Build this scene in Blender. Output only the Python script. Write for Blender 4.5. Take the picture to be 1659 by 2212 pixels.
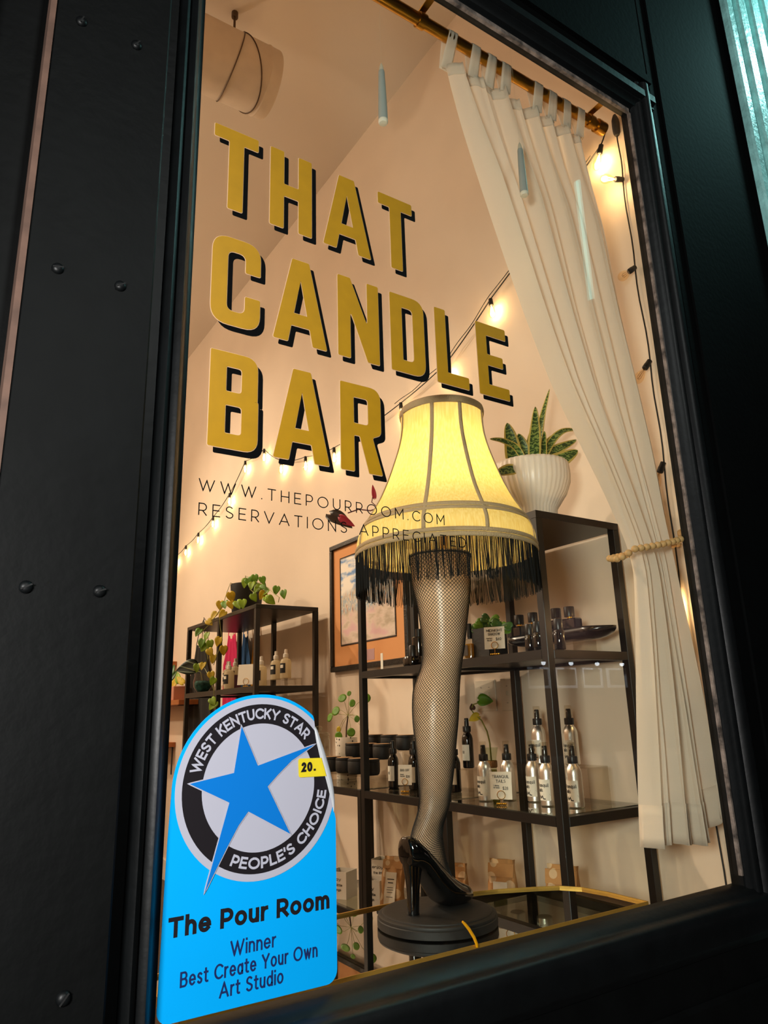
import bpy, math, random
from mathutils import Vector, Matrix
from math import sin, cos, pi, radians, sqrt
for o in list(bpy.data.objects): bpy.data.objects.remove(o, do_unlink=True)
SC = bpy.context.scene
COL = SC.collection
random.seed(7)

# ------------------------------------------------------------------ camera
# the camera stands on the pavement at (0, -1.12, 1.19), 1.12 m from the pane; floor inside is z = 0, pane is y = 0
F_PX, CX, CY = 1553.72, 829.5, 1106.0
EYE = Vector((0.0, -1.12, 1.19))
AX = Vector((0.84010, 0.12310, 0.52836))    # world X, Y, Z axes written in camera terms (right, down, forward)
AY = Vector((-0.54171, 0.24161, 0.80508))
AZ = Vector((-0.02855, -0.96254, 0.26964))
def norm_axes():
    global AX, AY, AZ
    AZ = AZ.normalized(); AX = (AX - AZ*AX.dot(AZ)).normalized()
    n = AZ.cross(AX); AY = n if n.dot(AY) > 0 else -n
norm_axes()
cam_d = bpy.data.cameras.new('camera'); cam = bpy.data.objects.new('camera', cam_d); COL.objects.link(cam)
cam_d.sensor_width = 36; cam_d.sensor_fit = 'AUTO'; cam_d.lens = F_PX/2212*36
cam_d.clip_start = 0.02; cam_d.clip_end = 200
cam.matrix_world = Matrix(((AX[0], -AX[1], -AX[2], EYE.x), (AY[0], -AY[1], -AY[2], EYE.y),
                           (AZ[0], -AZ[1], -AZ[2], EYE.z), (0, 0, 0, 1)))
SC.camera = cam
def ray(u, v):
    r = Vector((u-CX, v-CY, F_PX)); return Vector((r.dot(AX), r.dot(AY), r.dot(AZ)))
def P(u, v, x=None, y=None, z=None):
    """point of a real plane (x, y or z = const) seen at a place in the photograph"""
    r = ray(u, v)
    s = (x-EYE.x)/r.x if x is not None else (y-EYE.y)/r.y if y is not None else (z-EYE.z)/r.z
    return EYE + r*s
# ------------------------------------------------------------------ world, lights, exposure
SC.view_settings.view_transform = 'Standard'; SC.view_settings.look = 'None'
SC.view_settings.gamma = 1; SC.view_settings.use_curve_mapping = False
SC.view_settings.exposure = 0.0
W = bpy.data.worlds.new('night'); SC.world = W; W.use_nodes = True
W.node_tree.nodes['Background'].inputs[0].default_value = (0.25, 0.35, 0.5, 1)
W.node_tree.nodes['Background'].inputs[1].default_value = 0.006
def lamp(name, kind, loc, power, col, size=.1, to=None, angle=None, blend=.5, sy=None):
    d = bpy.data.lights.new(name, kind); d.energy = power; d.color = col
    if kind == 'AREA':
        d.size = size
        if sy: d.shape = 'RECTANGLE'; d.size_y = sy
    else: d.shadow_soft_size = size
    if kind == 'SPOT' and angle: d.spot_size = radians(angle); d.spot_blend = blend
    o = bpy.data.objects.new(name, d); COL.objects.link(o); o.location = loc
    if to is not None: o.rotation_euler = (Vector(to)-Vector(loc)).to_track_quat('-Z', 'Y').to_euler()
    return o
WARM = (1.0, .78, .60)
lamp('ceiling_spot_deep', 'SPOT', (-.6, 5.2, 4.3), 420, WARM, .07, (1.8, 3.0, 1.2), 74, .9)
lamp('ceiling_spot_near', 'SPOT', (-.9, 2.6, 4.3), 270, WARM, .07, (1.8, 1.1, .85), 60, .9)
lamp('ceiling_fill_deep', 'POINT', (-1.2, 4.6, 3.3), 135, (1, .78, .61), .14)  # unseen fill light added to brighten the ceiling, no fixture hangs here
lamp('ceiling_fill_near', 'POINT', (-1.4, 2.0, 3.3), 42, (1, .78, .61), .14)  # second added fill for the ceiling, nearer the window
lamp('street_light', 'AREA', (-.70, -1.25, 1.40), 48, (1, .98, .95), .35, (.6, 0, 1.5))
lamp('outdoor_fill_far', 'AREA', (1.0, -5.2, 4.6), 60, (.95, 1.0, .97), .6, (1.2, 0, 1.8))  # unseen fill added outdoors to brighten the curtain
lamp('teal_sign_light', 'SPOT', (3.25, -.40, 4.3), 60, (.45, 1, .97), .08, (2.5, -.06, 3.65), 60, .8)

# ------------------------------------------------------------------ materials
def lin(c):
    if isinstance(c, str): c = [int(c[i:i+2], 16)/255 for i in (0, 2, 4)]
    return tuple(x/12.92 if x <= .04045 else ((x+.055)/1.055)**2.4 for x in c)
MATS = {}
def mat(name, col, rough=.5, metal=0, var=0, vscale=8, bump=0, bscale=60, coat=0, emit=None, estr=0, trans=0, spec=.5, sss=0):
    if name in MATS: return MATS[name]
    m = bpy.data.materials.new(name); m.use_nodes = True; nt = m.node_tree; b = nt.nodes['Principled BSDF']
    c = lin(col)
    b.inputs['Base Color'].default_value = (*c, 1); b.inputs['Roughness'].default_value = rough; b.inputs['Metallic'].default_value = metal
    b.inputs['Specular IOR Level'].default_value = spec
    if coat: b.inputs['Coat Weight'].default_value = coat; b.inputs['Coat Roughness'].default_value = .08
    if emit: b.inputs['Emission Color'].default_value = (*lin(emit), 1); b.inputs['Emission Strength'].default_value = estr
    tc = nt.nodes.new('ShaderNodeTexCoord')
    if var:
        n = nt.nodes.new('ShaderNodeTexNoise'); n.inputs['Scale'].default_value = vscale; n.inputs['Detail'].default_value = 4
        r = nt.nodes.new('ShaderNodeValToRGB'); r.color_ramp.elements[0].position = .3; r.color_ramp.elements[1].position = .7
        r.color_ramp.elements[0].color = (*[x*(1-var) for x in c], 1); r.color_ramp.elements[1].color = (*[min(1, x*(1+var)) for x in c], 1)
        nt.links.new(tc.outputs['Object'], n.inputs['Vector']); nt.links.new(n.outputs['Fac'], r.inputs['Fac']); nt.links.new(r.outputs['Color'], b.inputs['Base Color'])
    if bump:
        n = nt.nodes.new('ShaderNodeTexNoise'); n.inputs['Scale'].default_value = bscale; n.inputs['Detail'].default_value = 3
        k = nt.nodes.new('ShaderNodeBump'); k.inputs['Strength'].default_value = bump; k.inputs['Distance'].default_value = .01
        nt.links.new(tc.outputs['Object'], n.inputs['Vector']); nt.links.new(n.outputs['Fac'], k.inputs['Height']); nt.links.new(k.outputs['Normal'], b.inputs['Normal'])
    if trans:                                           # cloth or vinyl that lets light through
        t = nt.nodes.new('ShaderNodeBsdfTranslucent'); t.inputs['Color'].default_value = (*c, 1)
        x = nt.nodes.new('ShaderNodeMixShader'); x.inputs[0].default_value = trans
        out = nt.nodes['Material Output']
        if var: nt.links.new(r.outputs['Color'], t.inputs['Color'])
        nt.links.new(b.outputs[0], x.inputs[1]); nt.links.new(t.outputs[0], x.inputs[2]); nt.links.new(x.outputs[0], out.inputs['Surface'])
    MATS[name] = m; return m
def glass(name, tint='FFFFFF', rough=0.0, f0=.04, gain=.96, sheen='FFFFFF'):
    """clear pane: passes light straight through, mirrors more at grazing angles"""
    if name in MATS: return MATS[name]
    m = bpy.data.materials.new(name); m.use_nodes = True; nt = m.node_tree; nt.nodes.remove(nt.nodes['Principled BSDF'])
    t = nt.nodes.new('ShaderNodeBsdfTransparent'); t.inputs[0].default_value = (*lin(tint), 1)
    g = nt.nodes.new('ShaderNodeBsdfGlossy'); g.inputs['Roughness'].default_value = rough; g.inputs['Color'].default_value = (*lin(sheen), 1)
    lw = nt.nodes.new('ShaderNodeLayerWeight'); lw.inputs[0].default_value = .5
    pw = nt.nodes.new('ShaderNodeMath'); pw.operation = 'POWER'; pw.inputs[1].default_value = 5
    ma = nt.nodes.new('ShaderNodeMath'); ma.operation = 'MULTIPLY_ADD'; ma.inputs[1].default_value = gain; ma.inputs[2].default_value = f0
    x = nt.nodes.new('ShaderNodeMixShader')
    nt.links.new(lw.outputs['Facing'], pw.inputs[0]); nt.links.new(pw.outputs[0], ma.inputs[0]); nt.links.new(ma.outputs[0], x.inputs[0])
    nt.links.new(t.outputs[0], x.inputs[1]); nt.links.new(g.outputs[0], x.inputs[2]); nt.links.new(x.outputs[0], nt.nodes['Material Output'].inputs['Surface'])
    MATS[name] = m; return m

# ------------------------------------------------------------------ mesh helpers
class G:
    def __init__(s): s.v = []; s.f = []
    def add(s, vs, fs):
        n = len(s.v); s.v += [tuple(p) for p in vs]; s.f += [tuple(i+n for i in f) for f in fs]; return s
    def box(s, x0, x1, y0, y1, z0, z1):
        vs = [(x, y, z) for x in (x0, x1) for y in (y0, y1) for z in (z0, z1)]
        return s.add(vs, [(0, 1, 3, 2), (4, 6, 7, 5), (0, 4, 5, 1), (2, 3, 7, 6), (0, 2, 6, 4), (1, 5, 7, 3)])
    def rbox(s, x0, x1, y0, y1, z0, z1, b):
        """box with chamfered edges"""
        vs = []; c = ((x0+x1)/2, (y0+y1)/2, (z0+z1)/2); h = ((x1-x0)/2, (y1-y0)/2, (z1-z0)/2)
        idx = {}
        for sx in (-1, 1):
            for sy in (-1, 1):
                for sz in (-1, 1):
                    for ax in range(3):
                        sg = (sx, sy, sz); p = [c[k]+sg[k]*(h[k] if k == ax else h[k]-b) for k in range(3)]
                        idx[(sx, sy, sz, ax)] = len(vs); vs.append(p)
        fs = []
        for ax in range(3):
            a, d = [k for k in range(3) if k != ax]
            for sg in (-1, 1):
                q = []
                for (i, j) in ((-1, -1), (1, -1), (1, 1), (-1, 1)):
                    t = [0, 0, 0]; t[ax] = sg; t[a] = i; t[d] = j; q.append(idx[(*t, ax)])
                fs.append(q)
            for i in (-1, 1):
                for j in (-1, 1):
                    t0 = [0, 0, 0]; t0[a] = i; t0[d] = j; t1 = t0[:]; t0[ax] = -1; t1[ax] = 1
                    fs.append([idx[(*t0, a)], idx[(*t0, d)], idx[(*t1, d)], idx[(*t1, a)]])
        for sx in (-1, 1):
            for sy in (-1, 1):
                for sz in (-1, 1): fs.append([idx[(sx, sy, sz, k)] for k in range(3)])
        return s.add(vs, fs)
    def tube(s, pts, r, n=8, caps=True, flat=1.0):
        pts = [Vector(p) for p in pts]; m = len(pts)
        rs = r if isinstance(r, (list, tuple)) else [r]*m
        t0 = (pts[1]-pts[0]).normalized(); up = Vector((0, 0, 1)) if abs(t0.z) < .9 else Vector((1, 0, 0))
        a = t0.cross(up).normalized(); vs = []
        for i, p in enumerate(pts):
            t = (pts[min(i+1, m-1)]-pts[max(i-1, 0)])
            if t.length < 1e-9: t = t0
            t.normalize(); a = (a-t*a.dot(t)).normalized(); b = t.cross(a)
            for k in range(n): vs.append(p+(a*cos(2*pi*k/n)+b*sin(2*pi*k/n)*flat)*rs[i])
        fs = [(i*n+k, i*n+(k+1) % n, (i+1)*n+(k+1) % n, (i+1)*n+k) for i in range(m-1) for k in range(n)]
        if caps: fs += [tuple(range(n))[::-1], tuple(range((m-1)*n, m*n))]
        return s.add(vs, fs)
    def lathe(s, prof, n=32, c=(0, 0, 0), caps=True, wob=None):
        vs = []; m = len(prof)
        for i, (r, z) in enumerate(prof):
            for k in range(n):
                rr = r*(wob(k/n, i/(m-1)) if wob else 1); a = 2*pi*k/n
                vs.append((c[0]+rr*cos(a), c[1]+rr*sin(a), c[2]+z))
        fs = [(i*n+k, i*n+(k+1) % n, (i+1)*n+(k+1) % n, (i+1)*n+k) for i in range(m-1) for k in range(n)]
        if caps: fs += [tuple(range(n))[::-1], tuple(range((m-1)*n, m*n))]
        return s.add(vs, fs)
    def ball(s, c, r, n=10, sz=1.0):
        return s.lathe([(max(r*sin(pi*i/n), 1e-5), -r*sz*cos(pi*i/n)) for i in range(n+1)], n*2 if n < 8 else 16, c, caps=False)
    def grid(s, fn, nu, nv, closed=False):
        vs = [fn(i/(nu if closed else nu-1), j/(nv-1)) for j in range(nv) for i in range(nu)]
        k = nu if closed else nu-1
        return s.add(vs, [(j*nu+i, j*nu+(i+1) % nu, (j+1)*nu+(i+1) % nu, (j+1)*nu+i) for j in range(nv-1) for i in range(k)])
    def prism(s, poly, lo, hi, axis='z'):
        n = len(poly)
        def q(p, h): return (p[0], p[1], h) if axis == 'z' else (p[0], h, p[1]) if axis == 'y' else (h, p[0], p[1])
        vs = [q(p, lo) for p in poly]+[q(p, hi) for p in poly]
        return s.add(vs, [tuple(range(n))[::-1], tuple(range(n, 2*n))]+[(i, (i+1) % n, n+(i+1) % n, n+i) for i in range(n)])
    def out(s, name, m, parent=None, smooth=40, solid=0, sub=0, mi=None):
        w = worldloc(parent)
        me = bpy.data.meshes.new(name); me.from_pydata([(a-w[0], b-w[1], c-w[2]) for a, b, c in s.v], [], s.f)
        bm_fix(me)
        if smooth:
            me.polygons.foreach_set('use_smooth', [True]*len(me.polygons)); me.set_sharp_from_angle(angle=radians(smooth))
        for q in (m if isinstance(m, (list, tuple)) else [m]): me.materials.append(q)
        if mi: me.polygons.foreach_set('material_index', mi)
        me.update()
        o = bpy.data.objects.new(name, me); COL.objects.link(o); o.parent = parent
        if solid:
            md = o.modifiers.new('thickness', 'SOLIDIFY'); md.thickness = solid; md.offset = 0
        if sub:
            md = o.modifiers.new('smooth', 'SUBSURF'); md.levels = sub; md.render_levels = sub
        return o
import bmesh
def bm_fix(me):
    b = bmesh.new(); b.from_mesh(me); bmesh.ops.recalc_face_normals(b, faces=b.faces[:]); b.to_mesh(me); b.free()
def worldloc(o):
    w = Vector((0, 0, 0))
    while o is not None: w += o.location; o = o.parent
    return w
def tag(o, label=None, cat=None, group=None, kind=None):
    if label: o['label'] = label
    if cat: o['category'] = cat
    if group: o['group'] = group
    if kind: o['kind'] = kind
    return o
def thing(name, label, cat, loc=(0, 0, 0), group=None):
    o = bpy.data.objects.new(name, None); COL.objects.link(o); o.location = loc; o.empty_display_size = .05
    return tag(o, label, cat, group)
def struct(name, g, m, label=None, **k):
    o = g.out(name, m, None, **k); tag(o, label, None, None, 'structure'); return o
def dup(o, parent=None, top=True):
    c = o.copy(); COL.objects.link(c); c.parent = parent
    for ch in o.children: dup(ch, c, False)
    return c
def place(o, loc, rz=0, label=None, scale=None):
    o.location = loc; o.rotation_euler = (0, 0, rz)
    if scale: o.scale = (scale,)*3
    if label: o['label'] = label
    return o
# ---- flat lettering and vinyl: 2-D loops filled (holes kept), given a real thickness, stood up on the plane y = const (local x, y -> world x, z)
def flat(name, loops, m, parent, x=0, z=0, y=0, thick=.0004, grow=0, spin=None):
    cu = bpy.data.curves.new(name, 'CURVE'); cu.dimensions = '2D'; cu.fill_mode = 'BOTH'; cu.extrude = thick/2
    if grow: loops = [offset_loop(l, (grow if i == 0 else -grow)*(1 if area2(l) > 0 else -1)) for i, l in enumerate(loops)]
    for lp in loops:
        sp = cu.splines.new('POLY'); sp.points.add(len(lp)-1); sp.use_cyclic_u = True
        for i, p in enumerate(lp): sp.points[i].co = (p[0], p[1], 0, 1)
    t = bpy.data.objects.new(name+'_c', cu); me = bpy.data.meshes.new_from_object(t)
    bpy.data.objects.remove(t); bpy.data.curves.remove(cu)
    w = worldloc(parent)
    R = spin if spin else Matrix.Rotation(pi/2, 4, 'X')
    me.transform(Matrix.Translation(Vector((x, y, z))-w) @ R)
    me.materials.clear(); me.materials.append(m); me.name = name
    o = bpy.data.objects.new(name, me); COL.objects.link(o); o.parent = parent
    return o
def offset_loop(lp, d):
    """closed loop pushed outwards by d (loop counter-clockwise)"""
    q = [Vector(lp[0])]
    for p in lp[1:]:
        if (Vector(p)-q[-1]).length > 2e-5: q.append(Vector(p))
    if (q[0]-q[-1]).length < 2e-5: q.pop()
    out = []; n = len(q)
    for i in range(n):
        a = (q[i]-q[i-1]).normalized(); b = (q[(i+1) % n]-q[i]).normalized()
        na = Vector((a.y, -a.x)); nb = Vector((b.y, -b.x)); m = (na+nb)
        m = m.normalized() if m.length > 1e-4 else na
        out.append(tuple(q[i]+m*d*min(1/max(m.dot(na), .3), 2.5)))
    return out
def area2(lp): return sum(a[0]*b[1]-b[0]*a[1] for a, b in zip(lp, lp[1:]+lp[:1]))
def rounded(pts, r, n=4):
    out = []; L = len(pts)
    for i, p in enumerate(pts):
        rr = r
        if len(p) == 3: rr = p[2]
        p = Vector(p[:2]); a = Vector(pts[i-1][:2])-p; b = Vector(pts[(i+1) % L][:2])-p
        if rr <= 0: out.append(tuple(p)); continue
        an = a.angle(b); d = min(rr/max(math.tan(an/2), 1e-3), a.length*.49, b.length*.49)
        a = p+a.normalized()*d; b = p+b.normalized()*d
        for k in range(n+1):
            t = k/n; out.append(tuple(a*(1-t)**2+p*2*t*(1-t)+b*t*t))
    return out
# ---- stroke lettering: centre lines on a 1-high capital grid
def arc(cx, cy, rx, ry, a0, a1, n=12): return [(cx+rx*cos(radians(a0+(a1-a0)*i/n)), cy+ry*sin(radians(a0+(a1-a0)*i/n))) for i in range(n+1)]
XH = .70
def glyphs():
    g = {}
    g['A'] = (.86, [[(0, 0), (.43, 1), (.86, 0)], [(.16, .31), (.70, .31)]])
    g['B'] = (.62, [[(0, 0), (0, 1), (.36, 1)]+arc(.36, .765, .22, .235, 90, -90)+[(0, .53)], [(.36, .53)]+arc(.38, .265, .24, .265, 90, -90)+[(0, 0)]])
    g['C'] = (.78, [arc(.47, .5, .47, .5, 45, 315, 20)])
    g['D'] = (.78, [[(0, 0), (0, 1), (.32, 1)]+arc(.32, .5, .46, .5, 90, -90, 16)+[(0, 0)]])
    g['E'] = (.55, [[(.55, 1), (0, 1), (0, 0), (.56, 0)], [(0, .51), (.49, .51)]])
    g['F'] = (.52, [[(.54, 1), (0, 1), (0, 0)], [(0, .48), (.48, .48)]])
    g['G'] = (.82, [arc(.47, .5, .47, .5, 45, 330, 20)+[(.84, .25), (.84, .47), (.52, .47)]])
    g['H'] = (.70, [[(0, 0), (0, 1)], [(.70, 0), (.70, 1)], [(0, .5), (.70, .5)]])
    g['I'] = (.0, [[(0, 0), (0, 1)]])
    g['K'] = (.62, [[(0, 0), (0, 1)], [(.60, 1), (0, .36)], [(.22, .58), (.63, 0)]])
    g['L'] = (.50, [[(0, 1), (0, 0), (.50, 0)]])
    g['M'] = (.84, [[(0, 0), (0, 1), (.42, .30), (.84, 1), (.84, 0)]])
    g['N'] = (.70, [[(0, 0), (0, 1), (.70, 0), (.70, 1)]])
    g['O'] = (.98, [arc(.49, .5, .49, .5, 90, 450, 28)])
    g['P'] = (.58, [[(0, 0), (0, 1), (.30, 1)]+arc(.30, .69, .29, .31, 90, -90)+[(0, .38)]])
    g['Q'] = (.98, [arc(.49, .5, .49, .5, 90, 450, 28), [(.6, .25), (.9, -.05)]])
    g['R'] = (.60, [[(0, 0), (0, 1), (.30, 1)]+arc(.30, .69, .29, .31, 90, -90)+[(0, .38)], [(.30, .38), (.60, 0)]])
    g['S'] = (.58, [arc(.30, .745, .27, .255, 40, 200, 10)+[(.10, .60)]+[(.48, .42)]+arc(.29, .262, .285, .262, 20, -150, 10)])
    g['T'] = (.66, [[(0, 1), (.66, 1)], [(.33, 1), (.33, 0)]])
    g['U'] = (.66, [[(0, 1)]+arc(.33, .35, .33, .35, 180, 360, 14)+[(.66, 1)]])
    g['V'] = (.82, [[(0, 1), (.41, 0), (.82, 1)]])
    g['W'] = (1.22, [[(0, 1), (.33, 0), (.61, .92), (.89, 0), (1.22, 1)]])
    g['X'] = (.7, [[(0, 1), (.7, 0)], [(.7, 1), (0, 0)]])
    g['Y'] = (.74, [[(0, 1), (.37, .43), (.74, 1)], [(.37, .43), (.37, 0)]])
    g['.'] = (.02, [[(0, 0), (0, .012)]]); g["'"] = (.0, [[(.03, 1), (-.02, .75)]]); g['!'] = (0, [[(0, 1), (0, .3)], [(0, 0), (0, .02)]])
    g['$'] = (.56, [g['S'][1][0], [(.29, 1.13), (.29, -.13)]])
    g['0'] = (.64, [arc(.32, .5, .32, .5, 90, 450, 24)])
    g['2'] = (.54, [arc(.27, .72, .27, .28, 160, -30, 12)+[(0, 0), (.56, 0)]])
    g['6'] = (.58, [arc(.29, .30, .29, .30, 90, 450, 20), [(.46, 1), (.06, .46)]])
    g['8'] = (.54, [arc(.27, .76, .22, .24, 90, 450, 18), arc(.27, .26, .27, .26, 90, 450, 18)])
    h = XH/2
    g['a'] = (.50, [arc(.25, h*.94, .25, h, 90, 450, 20), [(.50, XH), (.50, 0)]])
    g['c'] = (.46, [arc(.28, h, .28, h, 45, 315, 14)])
    g['d'] = (.54, [arc(.27, h, .27, h, 90, 450, 20), [(.54, 1.05), (.54, 0)]])
    g['e'] = (.54, [[(.06, h), (.50, h)], arc(.27, h, .27, h, 0, 318, 18)])
    g['g'] = (.52, [arc(.26, h, .26, h, 90, 450, 20), [(.52, XH), (.52, -.05)]+arc(.26, -.05, .26, .22, 0, -150, 8)])
    g['h'] = (.46, [[(0, 0), (0, 1.05)], [(0, h)]+arc(.23, h+.05, .23, h-.05, 180, 0, 10)+[(.46, 0)]])
    g['i'] = (0, [[(0, 0), (0, XH)], [(0, 1.0), (0, 1.03)]])
    g['j'] = (.05, [[(.05, XH), (.05, -.1), (-.12, -.22)], [(.05, 1), (.05, 1.03)]])
    g['l'] = (0, [[(0, 0), (0, 1.05)]])
    g['m'] = (.80, [[(0, 0), (0, XH)], [(0, h)]+arc(.20, h+.05, .20, h-.05, 180, 0, 8)+[(.40, 0)], [(.40, h)]+arc(.60, h+.05, .20, h-.05, 180, 0, 8)+[(.80, 0)]])
    g['n'] = (.46, [[(0, 0), (0, XH)], [(0, h)]+arc(.23, h+.05, .23, h-.05, 180, 0, 10)+[(.46, 0)]])
    g['o'] = (.56, [arc(.28, h, .28, h, 90, 450, 22)])
    g['p'] = (.54, [arc(.27, h, .27, h, 90, 450, 20), [(0, XH), (0, -.28)]])
    g['b'] = (.54, [arc(.27, h, .27, h, 90, 450, 20), [(0, 1.05), (0, 0)]])
    g['f'] = (.30, [[(.12, 0), (.12, .85)]+arc(.27, .85, .15, .17, 180, 80, 6), [(-.02, XH), (.28, XH)]])
    g['k'] = (.44, [[(0, 0), (0, 1.05)], [(.42, XH), (0, .26)], [(.16, .42), (.46, 0)]])
    g['q'] = (.54, [arc(.27, h, .27, h, 90, 450, 20), [(.54, XH), (.54, -.28)]])
    g['r'] = (.26, [[(0, 0), (0, XH)], [(0, h)]+arc(.26, h, .26, h, 180, 90, 8)])
    g['s'] = (.38, [arc(.20, XH*.75, .18, XH*.25, 35, 200, 8)+[(.30, XH*.42)]+arc(.19, XH*.25, .19, XH*.25, 20, -150, 8)])
    g['t'] = (.30, [[(.12, .95), (.12, .14)]+arc(.26, .14, .14, .14, 180, 290, 6), [(-.02, XH), (.30, XH)]])
    g['u'] = (.46, [[(0, XH)]+arc(.23, h-.05, .23, h-.05, 180, 360, 10)+[(.46, XH)], [(.46, h), (.46, 0)]])
    g['v'] = (.50, [[(0, XH), (.25, 0), (.50, XH)]])
    g['w'] = (.78, [[(0, XH), (.20, 0), (.39, XH*.95), (.58, 0), (.78, XH)]])
    g['y'] = (.50, [[(0, XH), (.26, 0)], [(.50, XH), (.20, -.25), (.05, -.25)]])
    return g
GL = glyphs()
PLATE = [0]
def ribbon(g, pts, w, xf, t0):
    """flat band of width w along a centre line, thickness t; xf maps (x, y, h) to a world point"""
    p = [Vector(pts[0])]
    for q in pts[1:]:
        if (Vector(q)-p[-1]).length > 2e-5: p.append(Vector(q))
    n = len(p); closed = n > 3 and (p[0]-p[-1]).length < 1e-5
    if n < 2: return
    if closed: p = p[:-1]; n -= 1
    m = n if closed else n-1
    T = [(p[(i+1) % n]-p[i]).normalized() for i in range(m)]; N = [Vector((-a.y, a.x)) for a in T]
    def plate(poly):
        k = len(poly); PLATE[0] = (PLATE[0]+1) % 9; t = t0+PLATE[0]*2.5e-5; g.add([xf(q.x, q.y, t) for q in poly]+[xf(q.x, q.y, 0) for q in poly], [tuple(range(k)), tuple(range(2*k-1, k-1, -1))]+[(i, k+i, k+(i+1) % k, (i+1) % k) for i in range(k)])
    for i in range(m):
        a, b = p[i].copy(), p[(i+1) % n].copy()
        if not closed and i == 0: a -= T[i]*w/2
        if not closed and i == m-1: b += T[i]*w/2
        o = N[i]*w/2; plate([a-o, b-o, b+o, a+o])
    for i in range(n):
        if not closed and i in (0, n-1): continue
        u, v = i-1, i % m
        c = T[u].x*T[v].y-T[u].y*T[v].x; d = T[u].dot(T[v])
        if abs(c) < .02 and d > 0: continue
        sg = -1 if c > 0 else 1
        ea, eb = p[i]+N[u]*(sg*w/2), p[i]+N[v]*(sg*w/2); mm = N[u]+N[v]
        if mm.length < .35: plate([p[i], ea, eb] if sg < 0 else [p[i], eb, ea]); continue
        mm.normalize(); mp = p[i]+mm*(sg*w/2/max(mm.dot(N[u]), .45))
        plate([p[i], ea, mp, eb] if sg < 0 else [p[i], eb, mp, ea])
def text_width(s, track): return sum((.36 if c == ' ' else GL[c][0])+track for c in s)-track
def letters(s, cap, track, weight, wscale=1.0):
    """yields (char, x offset, strokes) in metres, strokes inset by half the weight"""
    x = weight/2
    for c in s:
        if c == ' ': x += .36*cap*wscale+track*cap; continue
        gw, st = GL[c]; k = (cap-weight)
        yield c, x, [[(x+a*cap*wscale, weight/2+b*k) for a, b in l] for l in st]
        x += gw*cap*wscale+weight+track*cap
def line_width(s, cap, track, weight, wscale):
    x = 0
    for c in s: x += (.36*cap*wscale if c == ' ' else GL[c][0]*cap*wscale+weight)+track*cap
    return x-track*cap
def write(g, s, cap, weight, xf, width=None, track=.12, align='l', t=.0003):
    ws = 1.0
    if width:
        w0 = line_width(s, cap, track, weight, 0); ws = (width-w0)/max(line_width(s, cap, track, weight, 1)-w0, 1e-6)
    L = line_width(s, cap, track, weight, ws); dx = {'l': 0, 'c': -L/2, 'r': -L}[align]
    for c, x, st in letters(s, cap, track, weight, ws):
        for l in st: ribbon(g, [(a+dx, b) for a, b in l], weight, xf, t)
def wall_xf(x0, z0, y0): return lambda a, b, h: (x0+a, y0-h, z0+b)
# ------------------------------------------------------------------ the setting
XW, ZC = 1.875, 4.5
wallm = mat('wall_paint', 'E6D2BC', .75, var=.04, vscale=3, bump=.06, bscale=9)
ceilm = mat('ceiling_paint', 'E4D6C6', .8, var=.03, vscale=2)
woodf = mat('floor_wood', '3A2719', .4, var=.25, vscale=5)
blackp = mat('black_paint', '060707', .5, var=.25, vscale=14, bump=.07, bscale=45, spec=.16)
flatp = mat('flat_black_paint', '040505', .8, var=.2, vscale=10, bump=.1, bscale=60, spec=.05)
blackg = mat('black_gloss_paint', '07090A', .45, var=.3, vscale=20, bump=.06, bscale=50, spec=.28)
worn = mat('worn_paint', '75685E', .7, var=.8, vscale=35, bump=.5, bscale=60)
edgem = mat('brown_edge', '5E463A', .7, var=.35, vscale=18)
teal = mat('teal_paint', '9EDCD8', .45, var=.3, vscale=14, bump=.5, bscale=50)
struct('floor', G().box(-4, XW+.1, .0, 7.2, -.1, 0), woodf)
struct('ceiling', G().box(-4, XW+.1, .0, 7.2, ZC, ZC+.1), ceilm)
struct('wall_right', G().box(XW, XW+.12, .02, 7.2, 0, ZC), wallm)
struct('wall_back', G().box(-4, XW, 7.1, 7.2, 0, ZC), wallm)
struct('wall_left', G().box(-4.1, -4, .0, 7.2, 0, ZC), wallm)
struct('wall_front', G().box(-4, .27, .02, .07, 0, ZC).box(.27, XW, .02, .07, 3.10, ZC).box(.27, XW, .02, .07, 0, .72), wallm)
struct('baseboard_right', G().box(XW-.018, XW, .07, 7.1, 0, .14), mat('white_trim_paint', 'E6DED2', .5))
struct('ground', G().box(-14, 32, -15, .0, -.30, -.18), mat('pavement', '4A4846', .85, var=.2, vscale=6, bump=.3, bscale=30), 'concrete pavement in front of the shop window')

# window_1: pane in black mouldings
w1 = thing('window_1', None, None, (1.0, 0, .78)); tag(w1, 'tall shop window in a black moulded wooden frame', None, None, 'structure')
pane = G().box(.30, 1.735, -.003, .003, .765, 3.05).out('glass_pane', glass('window_glass', 'F8FAF6', 0, .022, .75), w1, smooth=0)
LP = [(.24, .02), (.24, -.018), (.283, -.018), (.288, -.032), (.294, -.038), (.300, -.034), (.304, -.026), (.309, -.034), (.315, -.036), (.321, -.030), (.326, -.017), (.330, -.010), (.337, -.008), (.337, .02)]
G().prism(LP, .70, 3.25).out('side_moulding', blackg, w1, smooth=50)
RP = [(1.703, .02), (1.703, -.012), (1.708, -.014), (1.712, -.022), (1.719, -.024), (1.724, -.030), (1.733, -.036), (1.741, -.034), (1.746, -.042), (1.757, -.048), (1.770, -.046), (1.778, -.030), (1.80, -.03), (1.80, .02)]
G().prism(RP, .70, 3.12).out('side_moulding', blackg, w1, smooth=50)
HP = [(.02, 3.012), (-.012, 3.012), (-.016, 3.020), (-.024, 3.024), (-.026, 3.034), (-.036, 3.042), (-.034, 3.052), (-.046, 3.060), (-.046, 3.085), (-.03, 3.095), (.02, 3.095)]
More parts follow.
